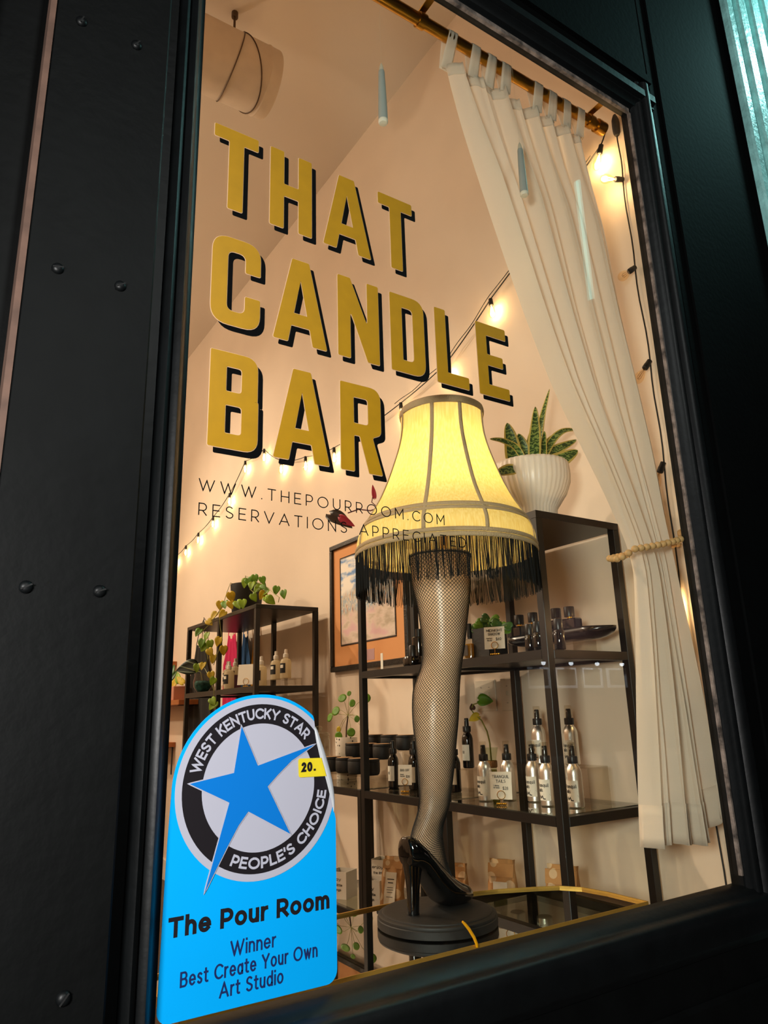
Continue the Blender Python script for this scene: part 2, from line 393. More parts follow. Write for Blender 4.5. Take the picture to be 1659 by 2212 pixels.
def xprism(poly, x0, x1): return G().prism([(a, b) for a, b in poly], x0, x1, 'x')
xprism(HP, .26, 1.80).out('head_moulding', blackg, w1, smooth=50)
G().box(.33, 1.704, -.0135, -.004, 2.999, 3.013).out('worn_edge', worn, w1, smooth=0)
G().box(1.6985, 1.704, -.0135, -.004, .80, 3.013).out('worn_edge', worn, w1, smooth=0)
SPf = [(.02, .7785), (-.010, .7780), (-.016, .773), (-.024, .772), (-.030, .765), (-.040, .761), (-.052, .763), (-.060, .757), (-.064, .742), (-.064, .700), (-.055, .690), (-.045, .676), (.02, .676)]
xprism(SPf, .24, 1.80).out('sill_moulding', blackg, w1, smooth=50)

# facade boards
t1 = thing('trim_1', None, None, (.16, -.06, 1)); tag(t1, 'flat black pilaster board with screw heads left of the window', None, None, 'structure')
G().rbox(.071, .259, -.06, .02, -.18, 4.6, .003).out('board', blackp, t1, smooth=0)
G().box(.0625, .0715, -.0605, .0, -.18, 4.6).out('board_edge', edgem, t1, smooth=0)  # narrow brown strip along the left edge of the board
scr = G().lathe([(.0005, .0062), (.004, .0060), (.0072, .0042), (.0088, .0012), (.009, 0)], 20)
for k, (u, v, a) in enumerate([(56, 1268, .5), (215, 1277, .35), (137, 2157, .9), (176, 47, 1.2), (295, 98, 1), (125, 580, .2), (260, 618, .6)]):
    p = P(u, v, y=-.0605); R = Matrix.Rotation(pi/2, 3, 'X'); g = G()
    g.add([R @ Vector(q)+p for q in scr.v], scr.f); s = g.out('screw', blackg, t1)
    g2 = G(); ca, sa = cos(a), sin(a)
    g2.add([(p.x+ca*i*.0078-sa*j*.0011, p.y-.0060-h, p.z+sa*i*.0078+ca*j*.0011) for i in (-1, 1) for j in (-1, 1) for h in (0, .0004)], [(0, 1, 3, 2), (4, 6, 7, 5), (0, 4, 5, 1), (2, 3, 7, 6), (0, 2, 6, 4), (1, 5, 7, 3)])
    g2.out('slot', mat('screw_slot', '050505', .8), s, smooth=0)
struct('wall_facade_left', G().box(-6, .0625, .0, .05, -.18, 4.6).box(-.10, -.02, -.03, 0, -.18, 4.6), blackp, 'black facade left of the pilaster board')
struct('trim_2', G().rbox(1.80, 2.36, -.030, .02, -.18, 4.6, .004).rbox(1.845, 2.30, -.037, -.028, -.1, 4.5, .006), flatp, 'flat black casing right of the window', smooth=0)
struct('trim_3', G().rbox(.259, 1.80, -.030, .02, 3.095, 4.6, .003).box(.259, 1.8, -.042, -.02, 3.14, 3.17), flatp, 'black panel above the window', smooth=0)
struct('trim_4', G().rbox(.259, 1.80, -.040, .02, -.18, .68, .003).rbox(.30, 1.76, -.052, -.035, -.1, .60, .008), blackp, 'black panel below the window sill', smooth=0)
# fluted pilaster: pale weathered bars with dark grooves
t5 = thing('trim_5', None, None, (2.55, -.05, 1)); tag(t5, 'pale teal fluted pilaster at the far right edge', None, None, 'structure')
G().box(2.345, 2.93, -.045, .02, -.18, 4.6).out('backing_board', blackp, t5, smooth=0)
x = 2.347
for w in (.062, .078, .085, .085, .085, .085):
    G().prism([(x, -.044), (x+.004, -.062), (x+.014, -.068), (x+w-.014, -.068), (x+w-.004, -.062), (x+w, -.044)], -.18, 4.6).out('flute_bar', teal, t5, smooth=0); x += w+.032
struct('wall_facade_right', G().box(2.93, 9, .0, .05, -.18, 4.6), blackp, 'black facade beyond the fluted pilaster')

# ------------------------------------------------------------------ gold and black window lettering
gold = mat('gold_vinyl', 'C8960E', .42, .1, var=.05, vscale=30, trans=.25)
vblack = mat('black_vinyl', '040404', .7, spec=.1)
vwhite = mat('white_vinyl_edge', 'D9B48C', .6)
H = .182; ST = .0296
def box_loop(w, h, r): return rounded([(0, 0), (w, 0), (w, h), (0, h)], r)
def bigletter(c):
    r = .0032; s = ST
    if c == 'T':
        w = .090; a = (w-s)/2; return w, [rounded([(a, 0), (a+s, 0), (a+s, H-.0285), (w, H-.0285), (w, H), (0, H), (0, H-.0285), (a, H-.0285)], r)]
    if c == 'H':
        w = .092; return w, [rounded([(0, 0), (s, 0), (s, .076), (w-s, .076), (w-s, 0), (w, 0), (w, H), (w-s, H), (w-s, .104), (s, .104), (s, H), (0, H)], r)]
    if c == 'A':
        w = .1145; t0, t1 = .0388, .0752
        return w, [rounded([(0, 0), (.0305, 0), (.0372, .036), (.0770, .036), (.0835, 0), (w, 0), (t1, H), (t0, H)], r), [(.0425, .0625), (.0572, .138), (.0715, .0625)]]
    if c == 'N':
        w = .097; return w, [rounded([(0, 0), (.0285, 0), (.0285, .108), (.0690, 0), (w, 0), (w, H), (w-.0275, H), (w-.0275, .080), (.0290, H), (0, H)], r)]
    if c == 'L':
        w = .088; return w, [rounded([(0, 0), (w, 0), (w, .0285), (s, .0285), (s, H), (0, H)], r)]
    if c == 'E':
        w = .090; return w, [rounded([(0, 0), (w, 0), (w, .0285), (s, .0285), (s, .0775), (.076, .0775), (.076, .1045), (s, .1045), (s, H-.0285), (w, H-.0285), (w, H), (0, H)], r)]
    if c == 'D':
        w = .0875; b = .030; q = .011
        return w, [rounded([(0, 0), (w, 0, b), (w, H, b), (0, H)], r, 7), rounded([(s, .0285), (w-s, .0285, q), (w-s, H-.0285, q), (s, H-.0285)], r, 5)]
    if c == 'C':
        w = .0945; b = .034; q = .014
        return w, [rounded([(0, 0, b), (w, 0, b), (w, .066), (w-s, .066), (w-s, .0285, q), (s, .0285, q), (s, H-.0285, q), (w-s, H-.0285, q), (w-s, H-.066), (w, H-.066), (w, H, b), (0, H, b)], r, 7)]
    if c == 'B':
        w = .0905; b = .026; q = .007
        return w, [rounded([(0, 0), (w, 0, b), (w, .097, .018), (w-.009, .0965, .001), (w-.0015, .096, .018), (w-.0015, H, b), (0, H)], r, 6),
                   rounded([(s, .0275), (w-s-.001, .0275, q), (w-s-.001, .081, q), (s, .081)], r, 4), rounded([(s, .1065), (w-s-.002, .1065, q), (w-s-.002, H-.0275, q), (s, H-.0275)], r, 4)]
    if c == 'R':
        w = .0935; b = .026; q = .007; e = .092
        return w, [rounded([(0, 0), (s, 0), (s, .074), (.0425, .074), (.0625, 0), (w, 0), (.0715, .0755, .006), (e, .084, .014), (e, H, b), (0, H)], r, 6),
                   rounded([(s, .0990), (e-s, .0990, q), (e-s, H-.0275, q), (s, H-.0275)], r, 4)]
WORDS = [('THAT', 2.1172, (.3680, .4844, .6030, .7393)), ('CANDLE', 1.8733, (.3732, .4949, .6348, .7613, .8795, .9976)), ('BAR', 1.6360, (.3775, .4985, .6378))]
for wd, z0, xs in WORDS:
    t = thing('window_lettering', {'THAT': 'gold THAT lettering with black drop shadow, top word on the window glass', 'CANDLE': 'gold CANDLE lettering with black drop shadow, middle word on the window glass',
              'BAR': 'gold BAR lettering with black drop shadow, bottom word on the window glass'}[wd], 'lettering', (xs[0], -.0045, z0), 'gold words on the window')
    for c, x0 in zip(wd, xs):
        _, lp = bigletter(c)
        o = flat('letter', lp, gold, t, x0, z0, -.0058, .0004)
        flat('outline', lp, vwhite, o, x0, z0, -.0050, .0003, grow=.0011)
        flat('drop_shadow', lp, vblack, o, x0+.0108, z0-.0110, -.0042, .0004)
for txt, x0, x1, z0, cap, lab in (('WWW.THEPOURROOM.COM', .3663, .8785, 1.5543, .0213, 'thin black web address line beginning WWW on the window glass'),
                                  ('RESERVATIONS APPRECIATED', .3677, .9315, 1.5123, .0213, 'thin black RESERVATIONS APPRECIATED line, lowest lettering on the window glass')):
    t = thing('window_lettering', lab, 'lettering', (x0, -.0045, z0), 'thin black lines on the window')
    L1 = line_width(txt, cap, .30, .0018, 1.0); tr = .30+(x1-x0-L1)/(len(txt)-1)/cap
    for c, x, st in letters(txt, cap, tr, .0018):
        g = G()
        for l in st: ribbon(g, l, .0018, wall_xf(x0, z0, -.0040), .0004)
        g.out('letter', vblack, t, smooth=0)

# ------------------------------------------------------------------ blue award sticker with a peeling edge
stb = mat('blue_vinyl', '00A6F4', .32, var=.02, vscale=5); std = mat('deep_blue_vinyl', '0A86DC', .3)
stw = mat('white_vinyl', 'B2B2C0', .35); stk = mat('sticker_black_ink', '1B171B', .4); sty = mat('yellow_ink', 'E6D028', .4)
stn = mat('navy_ink', '14265A', .45)
ax_, az_ = .4850, 1.0858
st = thing('award_sticker', 'bright blue award sticker with a star badge, its right edge peeling off the glass', 'sticker', (.479, -.004, .79))
FOLD = [(.5795, 1.1885), (.5812, 1.1720), (.5850, 1.1500), (.5935, 1.1180), (.6040, 1.0850), (.6135, 1.0520), (.6185, 1.0300)]
def fold_x(z):
    for (a, b), (c, d) in zip(FOLD, FOLD[1:]):
        if d <= z <= b: return a+(c-a)*(b-z)/(b-d)
    return 9
def clip(loop):
    """cut a loop where the vinyl has folded away"""
    out = []
    for i in range(len(loop)):
        (x0, z0), (x1, z1) = loop[i-1], loop[i]; n = max(1, int(max(abs(x1-x0), abs(z1-z0))/.004))
        for k in range(1, n+1):
            x = x0+(x1-x0)*k/n; z = z0+(z1-z0)*k/n; out.append((min(x, fold_x(z)), z))
    return out
def circ(r, n=96, a0=0, a1=360): return [(ax_+r*cos(radians(a0+(a1-a0)*i/n)), az_+r*sin(radians(a0+(a1-a0)*i/n))) for i in range(n if abs(a1-a0) == 360 else n+1)]
body = [(.3395, 1.085)]
body = arc(.3570, .8085, .0175, .0175, 180, 270, 6)+arc(.6010, .8085, .0185, .0185, 270, 360, 6)+[(.6195, 1.03)]
body += [(ax_+.1395*cos(radians(a)), az_+.1395*sin(radians(a))) for a in range(0, 181, 3)]
body += [(.3430, 1.02)]
flat('body', [clip(body)], stb, st, 0, 0, -.0040, .0006)
wr = flat('white_disc', [clip(circ(.1345))], stw, st, 0, 0, -.0048, .0004)
flat('black_ring', [clip(circ(.1243)), circ(.0945)], stk, st, 0, 0, -.0054, .0004)
star = [(.4511, 1.1765), (.4795, 1.1167), (.5800, 1.1440), (.5380, 1.1210), (.5140, 1.1010), (.4965, 1.0848), (.5362, 1.0120), (.4652, 1.0511), (.4500, 1.0330), (.4330, 1.0050), (.4005, .9480), (.4343, 1.0663), (.3715, 1.0975), (.4404, 1.1085)]
flat('star', [clip(star)], mat('star_blue_ink', '0A74CC', .32), st, 0, 0, -.0066, .0004)
flat('star_outline', [clip(star)], stw, st, 0, 0, -.0060, .0003, grow=.0016)
bd = flat('year_badge', [clip(rounded([(.5507, 1.0945), (.640, 1.0925), (.640, 1.1210), (.5497, 1.1235)], .004))], sty, st, 0, 0, -.0068, .0004)
g = G(); write(g, '20', .0150, .0036, wall_xf(.5555, 1.1022, -.0072), .0195); g.out('lettering', stk, bd, smooth=0)
g = G(); g.box(.5775, .5812, -.0076, -.0071, 1.1030, 1.1062); g.out('lettering', stk, bd, smooth=0)
def arcword(s, r0, cap, weight, a_from, a_to, inside=False):
    g = G(); tr = .10; ws = 1.0; L = line_width(s, cap, tr, weight, ws); span = abs(radians(a_to-a_from))
    rm = r0+(cap/2 if not inside else -cap/2)
    k = span*rm/L
    def xf(a, b, h):
        if not inside: t = radians(a_from)-a*k/rm; r = r0+b
        else: t = radians(a_from)+a*k/rm; r = r0-b
        return (ax_+r*cos(t), -.0058-h, az_+r*sin(t))
    for c, x, sts in letters(s, cap, tr, weight, ws):
        for l in sts:
            q = [l[0]]
            for p in l[1:]:
                n = max(1, int((Vector(p)-Vector(q[-1])).length/.004)); a = q[-1]
                q += [(a[0]+(p[0]-a[0])*i/n, a[1]+(p[1]-a[1])*i/n) for i in range(1, n+1)]
            # local, so that each letter keeps its own square shape along the ring
            ribbon(g, q, weight, xf, .0004)
    g.out('lettering', stw, st, smooth=0)
arcword('WEST KENTUCKY STAR', .1012, .0168, .0033, 166, 41)
arcword("PEOPLE'S CHOICE", .1175, .0165, .0033, 246, 353, True)
for s, z0, cap, wt, x0, x1, ml in (('The Pour Room', .8955, .0262, .0056, .3500, .6065, stk), ('Winner', .8572, .0200, .0027, .4425, .5150, stn), ('Best Create Your Own', .8315, .0195, .0027, .3700, .5850, stn), ('Art Studio', .8070, .0195, .0027, .4275, .5275, stn)):
    g = G(); write(g, s, cap, wt, wall_xf(x0, z0, -.0042), x1-x0, .10); g.out('lettering', ml, st, smooth=0)
# the peeled strip: the back of the vinyl curls towards the street and down over the disc edge
def curl(u, v):
    z = 1.172-v*(1.172-1.036); x = fold_x(z); w = .020*sin(pi*min(1, .06+v*.97))**.7
    a = u*pi*1.05
    return (x-.002+w*.55*sin(a*.9)-w*.15*u, -.0052-.0045*(1-cos(a))*sin(pi*v)**.5-.0005, z)
G().grid(curl, 9, 24).out('peeled_flap', mat('vinyl_back', 'B9BCC0', .35), st, solid=.0004)
# ------------------------------------------------------------------ black shelving racks along the right wall
rackm = mat('rack_metal', '100E0D', .4, var=.15, vscale=30)
panelm = mat('rack_panel', '181412', .35, var=.15, vscale=12)
gshelf = glass('shelf_glass', 'D8DDD4', 0, .05, .9)
PO = .025
def rack(x0, x1, ys, ztop, levels, label, group='black shelving racks along the wall', taper=0):
    """ys: near faces of the post pairs, nearest first; taper pulls the last rear post forward"""
    y0, y1 = ys[0], ys[-1]+PO
    t = thing('shelving_rack', label, 'shelf', ((x0+x1)/2, (y0+y1)/2, 0), group)
    g = G(); b = .0012
    rx = lambda y: x1-PO-(taper if y == ys[-1] else 0)
    for y in ys:
        for x in (x0, rx(y)): g.rbox(x, x+PO, y, y+PO, 0, ztop-(.022 if levels[0][1] == 'top' else 0), b)
    for z, kind in levels:
        if kind == 'top': continue
        for y in ys: g.rbox(x0+PO, rx(y), y, y+PO, z-PO-.002, z-.002, b)
        for ya, yb in zip(ys, ys[1:]):
            for q in (lambda y: x0, rx): g.prism([(q(ya), ya+PO), (q(ya)+PO, ya+PO), (q(yb)+PO, yb), (q(yb), yb)], z-PO-.002, z-.002)
    g.out('frame', rackm, t, smooth=0)
    def slab(lo, hi, ya, yb): return G().prism([(x0+.004, ya+PO+.001), (rx(ya)+PO-.004, ya+PO+.001), (rx(yb)+PO-.004, yb-.001), (x0+.004, yb-.001)], lo, hi)
    for z, kind in levels:
        if kind == 'top':
            (G().prism([(x0, y0), (x1, y0), (x1, ys[-2]), (x1-taper, y1), (x0, y1)], z-.022, z) if taper else G().rbox(x0, x1, y0, y1, z-.022, z, .002)).out('top_panel', panelm, t, smooth=0); continue
        for ya, yb in zip(ys, ys[1:]):
            if kind == 'panel': slab(z-.018, z, ya, yb).out('shelf_panel', panelm, t, smooth=0)
            else: slab(z-.006, z, ya, yb).out('glass_shelf', gshelf, t, smooth=0)
    return t
ZT, ZM, ZG, ZL = 1.753, 1.351, .915, .490
XF, XR = 1.488, 1.850
LV = [(ZT, 'top'), (ZM, 'panel'), (ZG, 'glass'), (ZL, 'glass'), (.09, 'panel')]
rack(XF, XR, (.338, .840, 1.338), ZT, LV, 'tall black metal rack behind the leg lamp, white ribbed planter on its top', taper=.08)
rack(XF, XR, (1.366, 1.860), ZG, LV[2:], 'low black rack with a glass top between the tall racks, round leaved plant on it')
LV2 = [(ZT, 'top'), (1.343, 'panel'), (.76, 'glass'), (.35, 'glass'), (.09, 'panel')]
rack(1.461, 1.822, (2.331, 2.865, 3.405), ZT, LV2, 'far black metal rack beyond the framed picture, vine trailing from its top')

# ------------------------------------------------------------------ display table with curved far edge
ZD = .757
brass = mat('brass', 'D2A850', .42, .75, var=.1, vscale=20, bump=.03)
tt = thing('display_table', 'glass topped display table with a brass rim just inside the window', 'table', (.95, .26, 0))
far = [(1.478, .10), (1.480, .20), (1.470, .272), (1.44, .318), (1.394, .346), (1.30, .392), (1.20, .424), (1.09, .447), (.98, .452), (.86, .447), (.74, .430), (.62, .400), (.50, .352), (.42, .300), (.400, .20), (.400, .10)]
outl = rounded([(.400, .085), (1.478, .085)], 0)+far
ol = []
for i in range(len(outl)):
    a, b = outl[i-1], outl[i]
    ol += [b]
def shrink(pl, d):
    c = Vector((.94, .26)); return [tuple(Vector(p)+(c-Vector(p)).normalized()*d) for p in pl]
G().prism(shrink(ol, .006), ZD-.008, ZD).out('glass_top', glass('table_glass', '8C8C80', 0, .42, .58), tt, smooth=0)
def loop_bar(g, pl, lo, hi, w):
    inn = shrink(pl, w); n = len(pl)
    vs = [(x, y, z) for z in (lo, hi) for pp in (pl, inn) for x, y in pp]
    f = []
    for i in range(n):
        j = (i+1) % n; f += [(i, j, 2*n+j, 2*n+i), (n+i, 3*n+i, 3*n+j, n+j), (2*n+i, 2*n+j, 3*n+j, 3*n+i), (i, n+i, n+j, j)]
    g.add(vs, f)
g = G(); loop_bar(g, ol, ZD-.011, ZD+.005, .005); g.out('rim', brass, tt, smooth=0)
for x, y in ((.46, .12), (1.42, .12), (.52, .33), (1.38, .31)): G().box(x-.011, x+.011, y-.011, y+.011, 0, ZD-.016).out('leg', brass, tt, smooth=0)
yl = mat('yellow_plastic', 'F0B400', .35, trans=.3)
g = G()
cur = [P(999, 1991, y=.103), P(1004, 1996, y=.101), P(1013, 2007, y=.096), P(1024, 2025, y=.089), P(1030, 2040, y=.083), P(1031, 2047, y=.0815)]
g.tube(cur, [.0042, .0056, .0062, .0062, .0058, .005], 10, flat=.5)
tag(g.out('tie_strip', yl), 'yellow plastic strip hooked over the brass table rim in front of the lamp', 'strip')

# ------------------------------------------------------------------ the leg lamp
Bx, By = 1.007, .255
TS = Vector((.8058, -.5922, 0)); TN = Vector((.5922, .8058, 0))
def LP3(s, d, z): return Vector((1.007, .255, 0))+TS*s+TN*d+Vector((0, 0, z))
lamp_t = thing('leg_lamp', 'lit leg lamp in fishnet stocking with a fringed bell shade on the display table', 'lamp', (Bx, By, ZD+.002))
basem = mat('lamp_base_black', '14110F', .6, bump=.05, bscale=80)
b0 = ZD+.0025
bp = [(.0005, 0), (.1265, 0), (.1275, .001), (.1275, .0150), (.1255, .0165), (.1260, .0190), (.1250, .0218), (.1225, .0232), (.1185, .0236), (.1172, .0240), (.1165, .0258), (.1145, .0268), (.108, .0270), (.0005, .0270)]
G().lathe([(r, z+b0) for r, z in bp], 96, (Bx, By, 0)).out('base', basem, lamp_t, smooth=35)
ZB = b0+.0270
# high-heeled pump: stations from heel back to toe, each a rounded section
HB = P(893, 1976, z=ZB); HB.z = 0; TB = P(1014, 1936, z=ZB+.006); TB.z = 0; AXS = (TB-HB); SL = AXS.length; AXS.normalize(); ALT = Vector((-AXS.y, AXS.x, 0))
patent = mat('patent_leather', '050505', .06, coat=.6, spec=.7)
S_ST = [(-.1265, .124, .125, .0005), (-.125, .108, .140, .007), (-.115, .100, .148, .016), (-.09, .094, .151, .024), (-.04, .090, .151, .031), (.03, .088, .147, .034), (.12, .078, .138, .036), (.22, .056, .124, .037), (.32, .030, .107, .039), (.42, .010, .088, .042), (.50, .002, .074, .044), (.60, .001, .060, .044), (.70, .001, .049, .042), (.80, .001, .041, .038), (.90, .002, .034, .029), (.97, .005, .026, .016), (1.0, .010, .018, .004)]
def shoe(u, v):
    k = v*(len(S_ST)-1); i = min(int(k), len(S_ST)-2); q = k-i
    a, b = S_ST[i], S_ST[i+1]; f, lo, hi, w = [x+(y-x)*q for x, y in zip(a, b)]
    an = 2*pi*u; ca, sa = cos(an), sin(an)
    x = abs(ca)**.75*(1 if ca > 0 else -1)*w; z = (lo+hi)/2+abs(sa)**.8*(1 if sa > 0 else -1)*(hi-lo)/2
    if sa > 0: x *= 1-.18*sa
    return HB+AXS*(f*SL)+ALT*x+Vector((0, 0, ZB+z+.0005))
sh = G().grid(shoe, 36, 60, True).out('shoe', patent, lamp_t, smooth=80)
hs = G()
def heel(u, v):
    an = 2*pi*u; z = .112*(1-v); k = (1-v)
    rx = .0128+.0160*k**2.6; ry = .0120+.0120*k**2.2
    return HB+AXS*(.004*k+rx*cos(an))+ALT*(ry*sin(an))+Vector((0, 0, ZB+.0005+z))
hs.grid(heel, 20, 24, True); hs.lathe([(.0005, 0), (.0126, 0), (.0129, .003)], 20, tuple(HB+Vector((0, 0, ZB+.0003))))
hs.out('heel', patent, sh, smooth=60)
# leg: rings (s, d, z, half width, half depth) from thigh to ankle, then bending into the foot
RG = [(.0445, .030, 1.560, .0745, .076), (.0445, .030, 1.530, .0728, .075), (.0450, .028, 1.487, .0700, .072), (.0464, .026, 1.442, .0626, .067), (.0452, .023, 1.387, .0548, .060), (.0420, .020, 1.333, .0486, .054),
      (.0340, .016, 1.291, .0474, .053), (.0223, .010, 1.249, .0524, .055), (.0174, .005, 1.208, .0530, .056), (.0152, .001, 1.168, .0508, .054), (.0138, -.003, 1.128, .0458, .050), (.0124, -.008, 1.088, .0408, .045),
      (.0100, -.012, 1.049, .0358, .040), (.0066, -.016, 1.011, .0318, .036), (.0010, -.020, .983, .0300, .035)]
rings = []
for s_, d_, z_, hw, hd in RG:
    k_ = min(1, max(0, (1.25-z_)/.25)); k_ = k_*k_*(3-2*k_)      # the leg turns a little towards the toe on its way down
    rings.append((LP3(s_, d_, z_), TS.lerp(-ALT, k_).normalized()*hw, TN.lerp(AXS, k_).normalized()*hd))
def footring(a, al, z, tilt, hl, hw):
    a *= SL/.211; c = HB+AXS*a+ALT*al+Vector((0, 0, ZB+z)); f = AXS*cos(radians(tilt))+Vector((0, 0, 1))*sin(radians(tilt))
    return (c, ALT*-hw, f*hl)
FT = [(.051, -.012, .166, 6, .0365, .0295), (.049, -.008, .148, 12, .040, .0300), (.054, -.005, .130, 26, .040, .0300), (.066, -.003, .112, 38, .036, .0300), (.082, -.001, .091, 48, .027, .030), (.100, 0, .069, 56, .019, .029), (.120, 0, .048, 62, .012, .027), (.145, 0, .030, 72, .008, .022)]
for f in FT: rings.append(footring(*f))
def leg_pt(u, v, grow=0.0):
    n = len(rings); k = v*(n-1); i = min(int(k), n-2); q = k-i
    def cr(p0, p1, p2, p3): return p1+(p2-p0)*(.5*q)+(p0*2-p1*5+p2*4-p3)*(.5*q*q)+((p1-p2)*3+p3-p0)*(.5*q**3)
    R4 = [rings[max(i-1, 0)], rings[i], rings[i+1], rings[min(i+2, n-1)]]
    c, a, b = (cr(*[r[j] for r in R4]) for j in range(3))
    an = 2*pi*u
    o = a*cos(an)+b*sin(an); L = o.length
    return c+o*(1+grow/L)
skin = mat('leg_skin', 'F0C49C', .34, var=.04, vscale=6)
G().grid(leg_pt, 48, 110, True).out('leg', skin, lamp_t, smooth=80)
net = mat('fishnet_thread', '0B0907', .7)
g = G(); NS = 46; NV = 190
# arc length along the leg, so that the mesh cells keep their shape
Ls = [0]
for j in range(1, NV): Ls.append(Ls[-1]+(sum((leg_pt(k/8, j/(NV-1))-leg_pt(k/8, (j-1)/(NV-1))).length for k in range(8))/8))
ph = [0]
for j in range(1, NV):
    circ_ = sum((leg_pt((k+1)/12, j/(NV-1))-leg_pt(k/12, j/(NV-1))).length for k in range(12))
    ph.append(ph[-1]+(Ls[j]-Ls[j-1])/max(circ_, .16)*1.02)
for fam in (1, -1):
    for i in range(NS):
        pts = [leg_pt((i/NS+fam*ph[j]) % 1, j/(NV-1), .0007) for j in range(0, NV)]
        g.tube(pts, .00066, 3, caps=False)
g.out('fishnet_stocking', net, lamp_t, smooth=80)
G().tube([leg_pt(k/48, .012, .0012) for k in range(49)], .0022, 6, caps=False).out('stocking_band', net, lamp_t)
# shade
SCX = LP3(.060, .036, 0); SCX_T = LP3(.0675, .036, 0)
SH = [(1.937, .1065), (1.915, .1068), (1.888, .1078), (1.862, .1105), (1.838, .1155), (1.810, .1235), (1.780, .1335), (1.750, .1440), (1.720, .1560), (1.692, .1690), (1.667, .1830), (1.642, .1985), (1.622, .2095), (1.608, .2165), (1.592, .2195), (1.570, .2205), (1.556, .2205)]
def shade_r(z):
    for (a, ra), (b, rb) in zip(SH, SH[1:]):
        if b <= z <= a: return ra+(rb-ra)*(a-z)/(a-b)
    return SH[-1][1] if z < SH[-1][0] else SH[0][1]
def shade_c(z): return SCX.lerp(SCX_T, (z-1.556)/.38)
def shade_pt(a, z, dr=0):
    pan = (a*8/(2*pi)+.25) % 1; dip = .012*(1-abs(2*pan-1)**2)*min(1, max(0, (z-1.6)/.1))   # eight panels pulled slightly flat between ribs
    r = shade_r(z)*(1-dip*.6)+dr; c = shade_c(z)
    return Vector((c.x+r*cos(a), c.y+r*sin(a), z))
def shade_mat():
    m = mat('shade_silk', 'F8DE92', .8, trans=.5); nt = m.node_tree; tc = nt.nodes.new('ShaderNodeTexCoord')
    mp = nt.nodes.new('ShaderNodeMapping'); mp.inputs['Scale'].default_value = (1, 1, .06); n = nt.nodes.new('ShaderNodeTexNoise'); n.inputs['Scale'].default_value = 260; n.inputs['Detail'].default_value = 2
    r = nt.nodes.new('ShaderNodeValToRGB'); r.color_ramp.elements[0].color = (*lin('F3D988'), 1); r.color_ramp.elements[1].color = (*lin('FBE9A6'), 1); r.color_ramp.elements[0].position = .35; r.color_ramp.elements[1].position = .65
    nt.links.new(tc.outputs['Object'], mp.inputs[0]); nt.links.new(mp.outputs[0], n.inputs['Vector']); nt.links.new(n.outputs['Fac'], r.inputs[0])
    for nd in nt.nodes:
        if nd.type == 'BSDF_TRANSLUCENT': nt.links.new(r.outputs[0], nd.inputs['Color'])
        if nd.type == 'BSDF_PRINCIPLED': nt.links.new(r.outputs[0], nd.inputs['Base Color'])
    return m
shade = G().grid(lambda u, v: shade_pt(2*pi*u, SH[0][0]+(SH[-1][0]-SH[0][0])*v), 96, 40, True).out('lamp_shade', shade_mat(), lamp_t, smooth=60)
tape = mat('shade_braid', 'C2A680', .8, bump=.5, bscale=300, trans=.12)
def band(z0, z1, dr, name='band', bulge=.002):
    prof = lambda v: dr+bulge*sin(pi*v)
    def f(u, v):
        z = z0+(z1-z0)*v; return shade_pt(2*pi*u, z, prof(v))
    G().grid(f, 96, 7, True).out(name, tape, shade, smooth=70, solid=.0015)
band(1.922, 1.941, .0012); band(1.632, 1.641, .0012); band(1.622, 1.630, .0012, bulge=.0015)
band(1.568, 1.577, .0012); band(1.556, 1.566, .0016)
RA = [radians(236.3+a) for a in (-16.5, 20.5, 65, 110, 155, 200, 245, 290)]
for a in RA:
    g = G()
    def f(u, v, a=a):
        z = 1.925+(1.575-1.925)*v; r = shade_r(z); return shade_pt(a+(u-.5)*.0090/r, z, .0016+.0012*sin(pi*u))
    g.grid(f, 5, 36).out('rib', tape, shade, smooth=70, solid=.001)
thread = mat('black_thread', '11100F', .8, spec=.2)
g = G(); rnd = random.Random(3); NF = 900; clump = 0
for i in range(NF):
    a = 2*pi*i/NF+rnd.uniform(-.003, .003)
    clump = clump*.86+rnd.gauss(0, .0022)
    p = shade_pt(a, 1.5575, .0015*rnd.uniform(-1, 1)); L = .092*rnd.uniform(.93, 1.05)
    tx = Vector((-sin(a), cos(a), 0)); rad = Vector((cos(a), sin(a), 0))
    sw = clump+rnd.gauss(0, .0012); so = rnd.gauss(0, .0014)
    pts = [p+tx*(sw*q*q)+rad*(so*q)-Vector((0, 0, L*q)) for q in (0, .3, .65, 1)]
    g.tube(pts, .00074*rnd.uniform(.8, 1.3), 3, caps=False)
tag(g.out('fringe', thread, lamp_t, smooth=80), None, None, None, 'stuff')
g = G(); c0 = shade_c(1.62); p1 = LP3(.0445, .030, 1.545)
g.tube([p1, p1.lerp(c0+Vector((0, 0, 1.60-c0.z)), .6), Vector((c0.x, c0.y, 1.64))], .009, 12); g.out('stem', brass, lamp_t)
g = G(); g.lathe([(.0005, 1.63), (.016, 1.63), (.018, 1.645), (.018, 1.69), (.012, 1.70), (.0005, 1.70)], 20, (c0.x, c0.y, 0)); g.out('socket', mat('socket_black', '151312', .5), lamp_t)
bulbm = mat('lamp_bulb_lit', 'FFF0C0', .4, emit='FFE2A8', estr=16)
G().ball((c0.x, c0.y, 1.742), .034, 14).out('bulb', bulbm, lamp_t, smooth=80)
g = G()
for k in range(3):
    a = 2*pi*k/3+.4; q = shade_pt(a, 1.925, -.003); g.tube([Vector((c0.x, c0.y, 1.80)), q], .0018, 6)
g.lathe([(.006, 1.795), (.006, 1.805)], 12, (c0.x, c0.y, 0)); g.out('shade_spider', brass, lamp_t)
lamp('leg_lamp_light', 'POINT', (c0.x, c0.y, 1.742), 31, (1, .78, .42), .036)
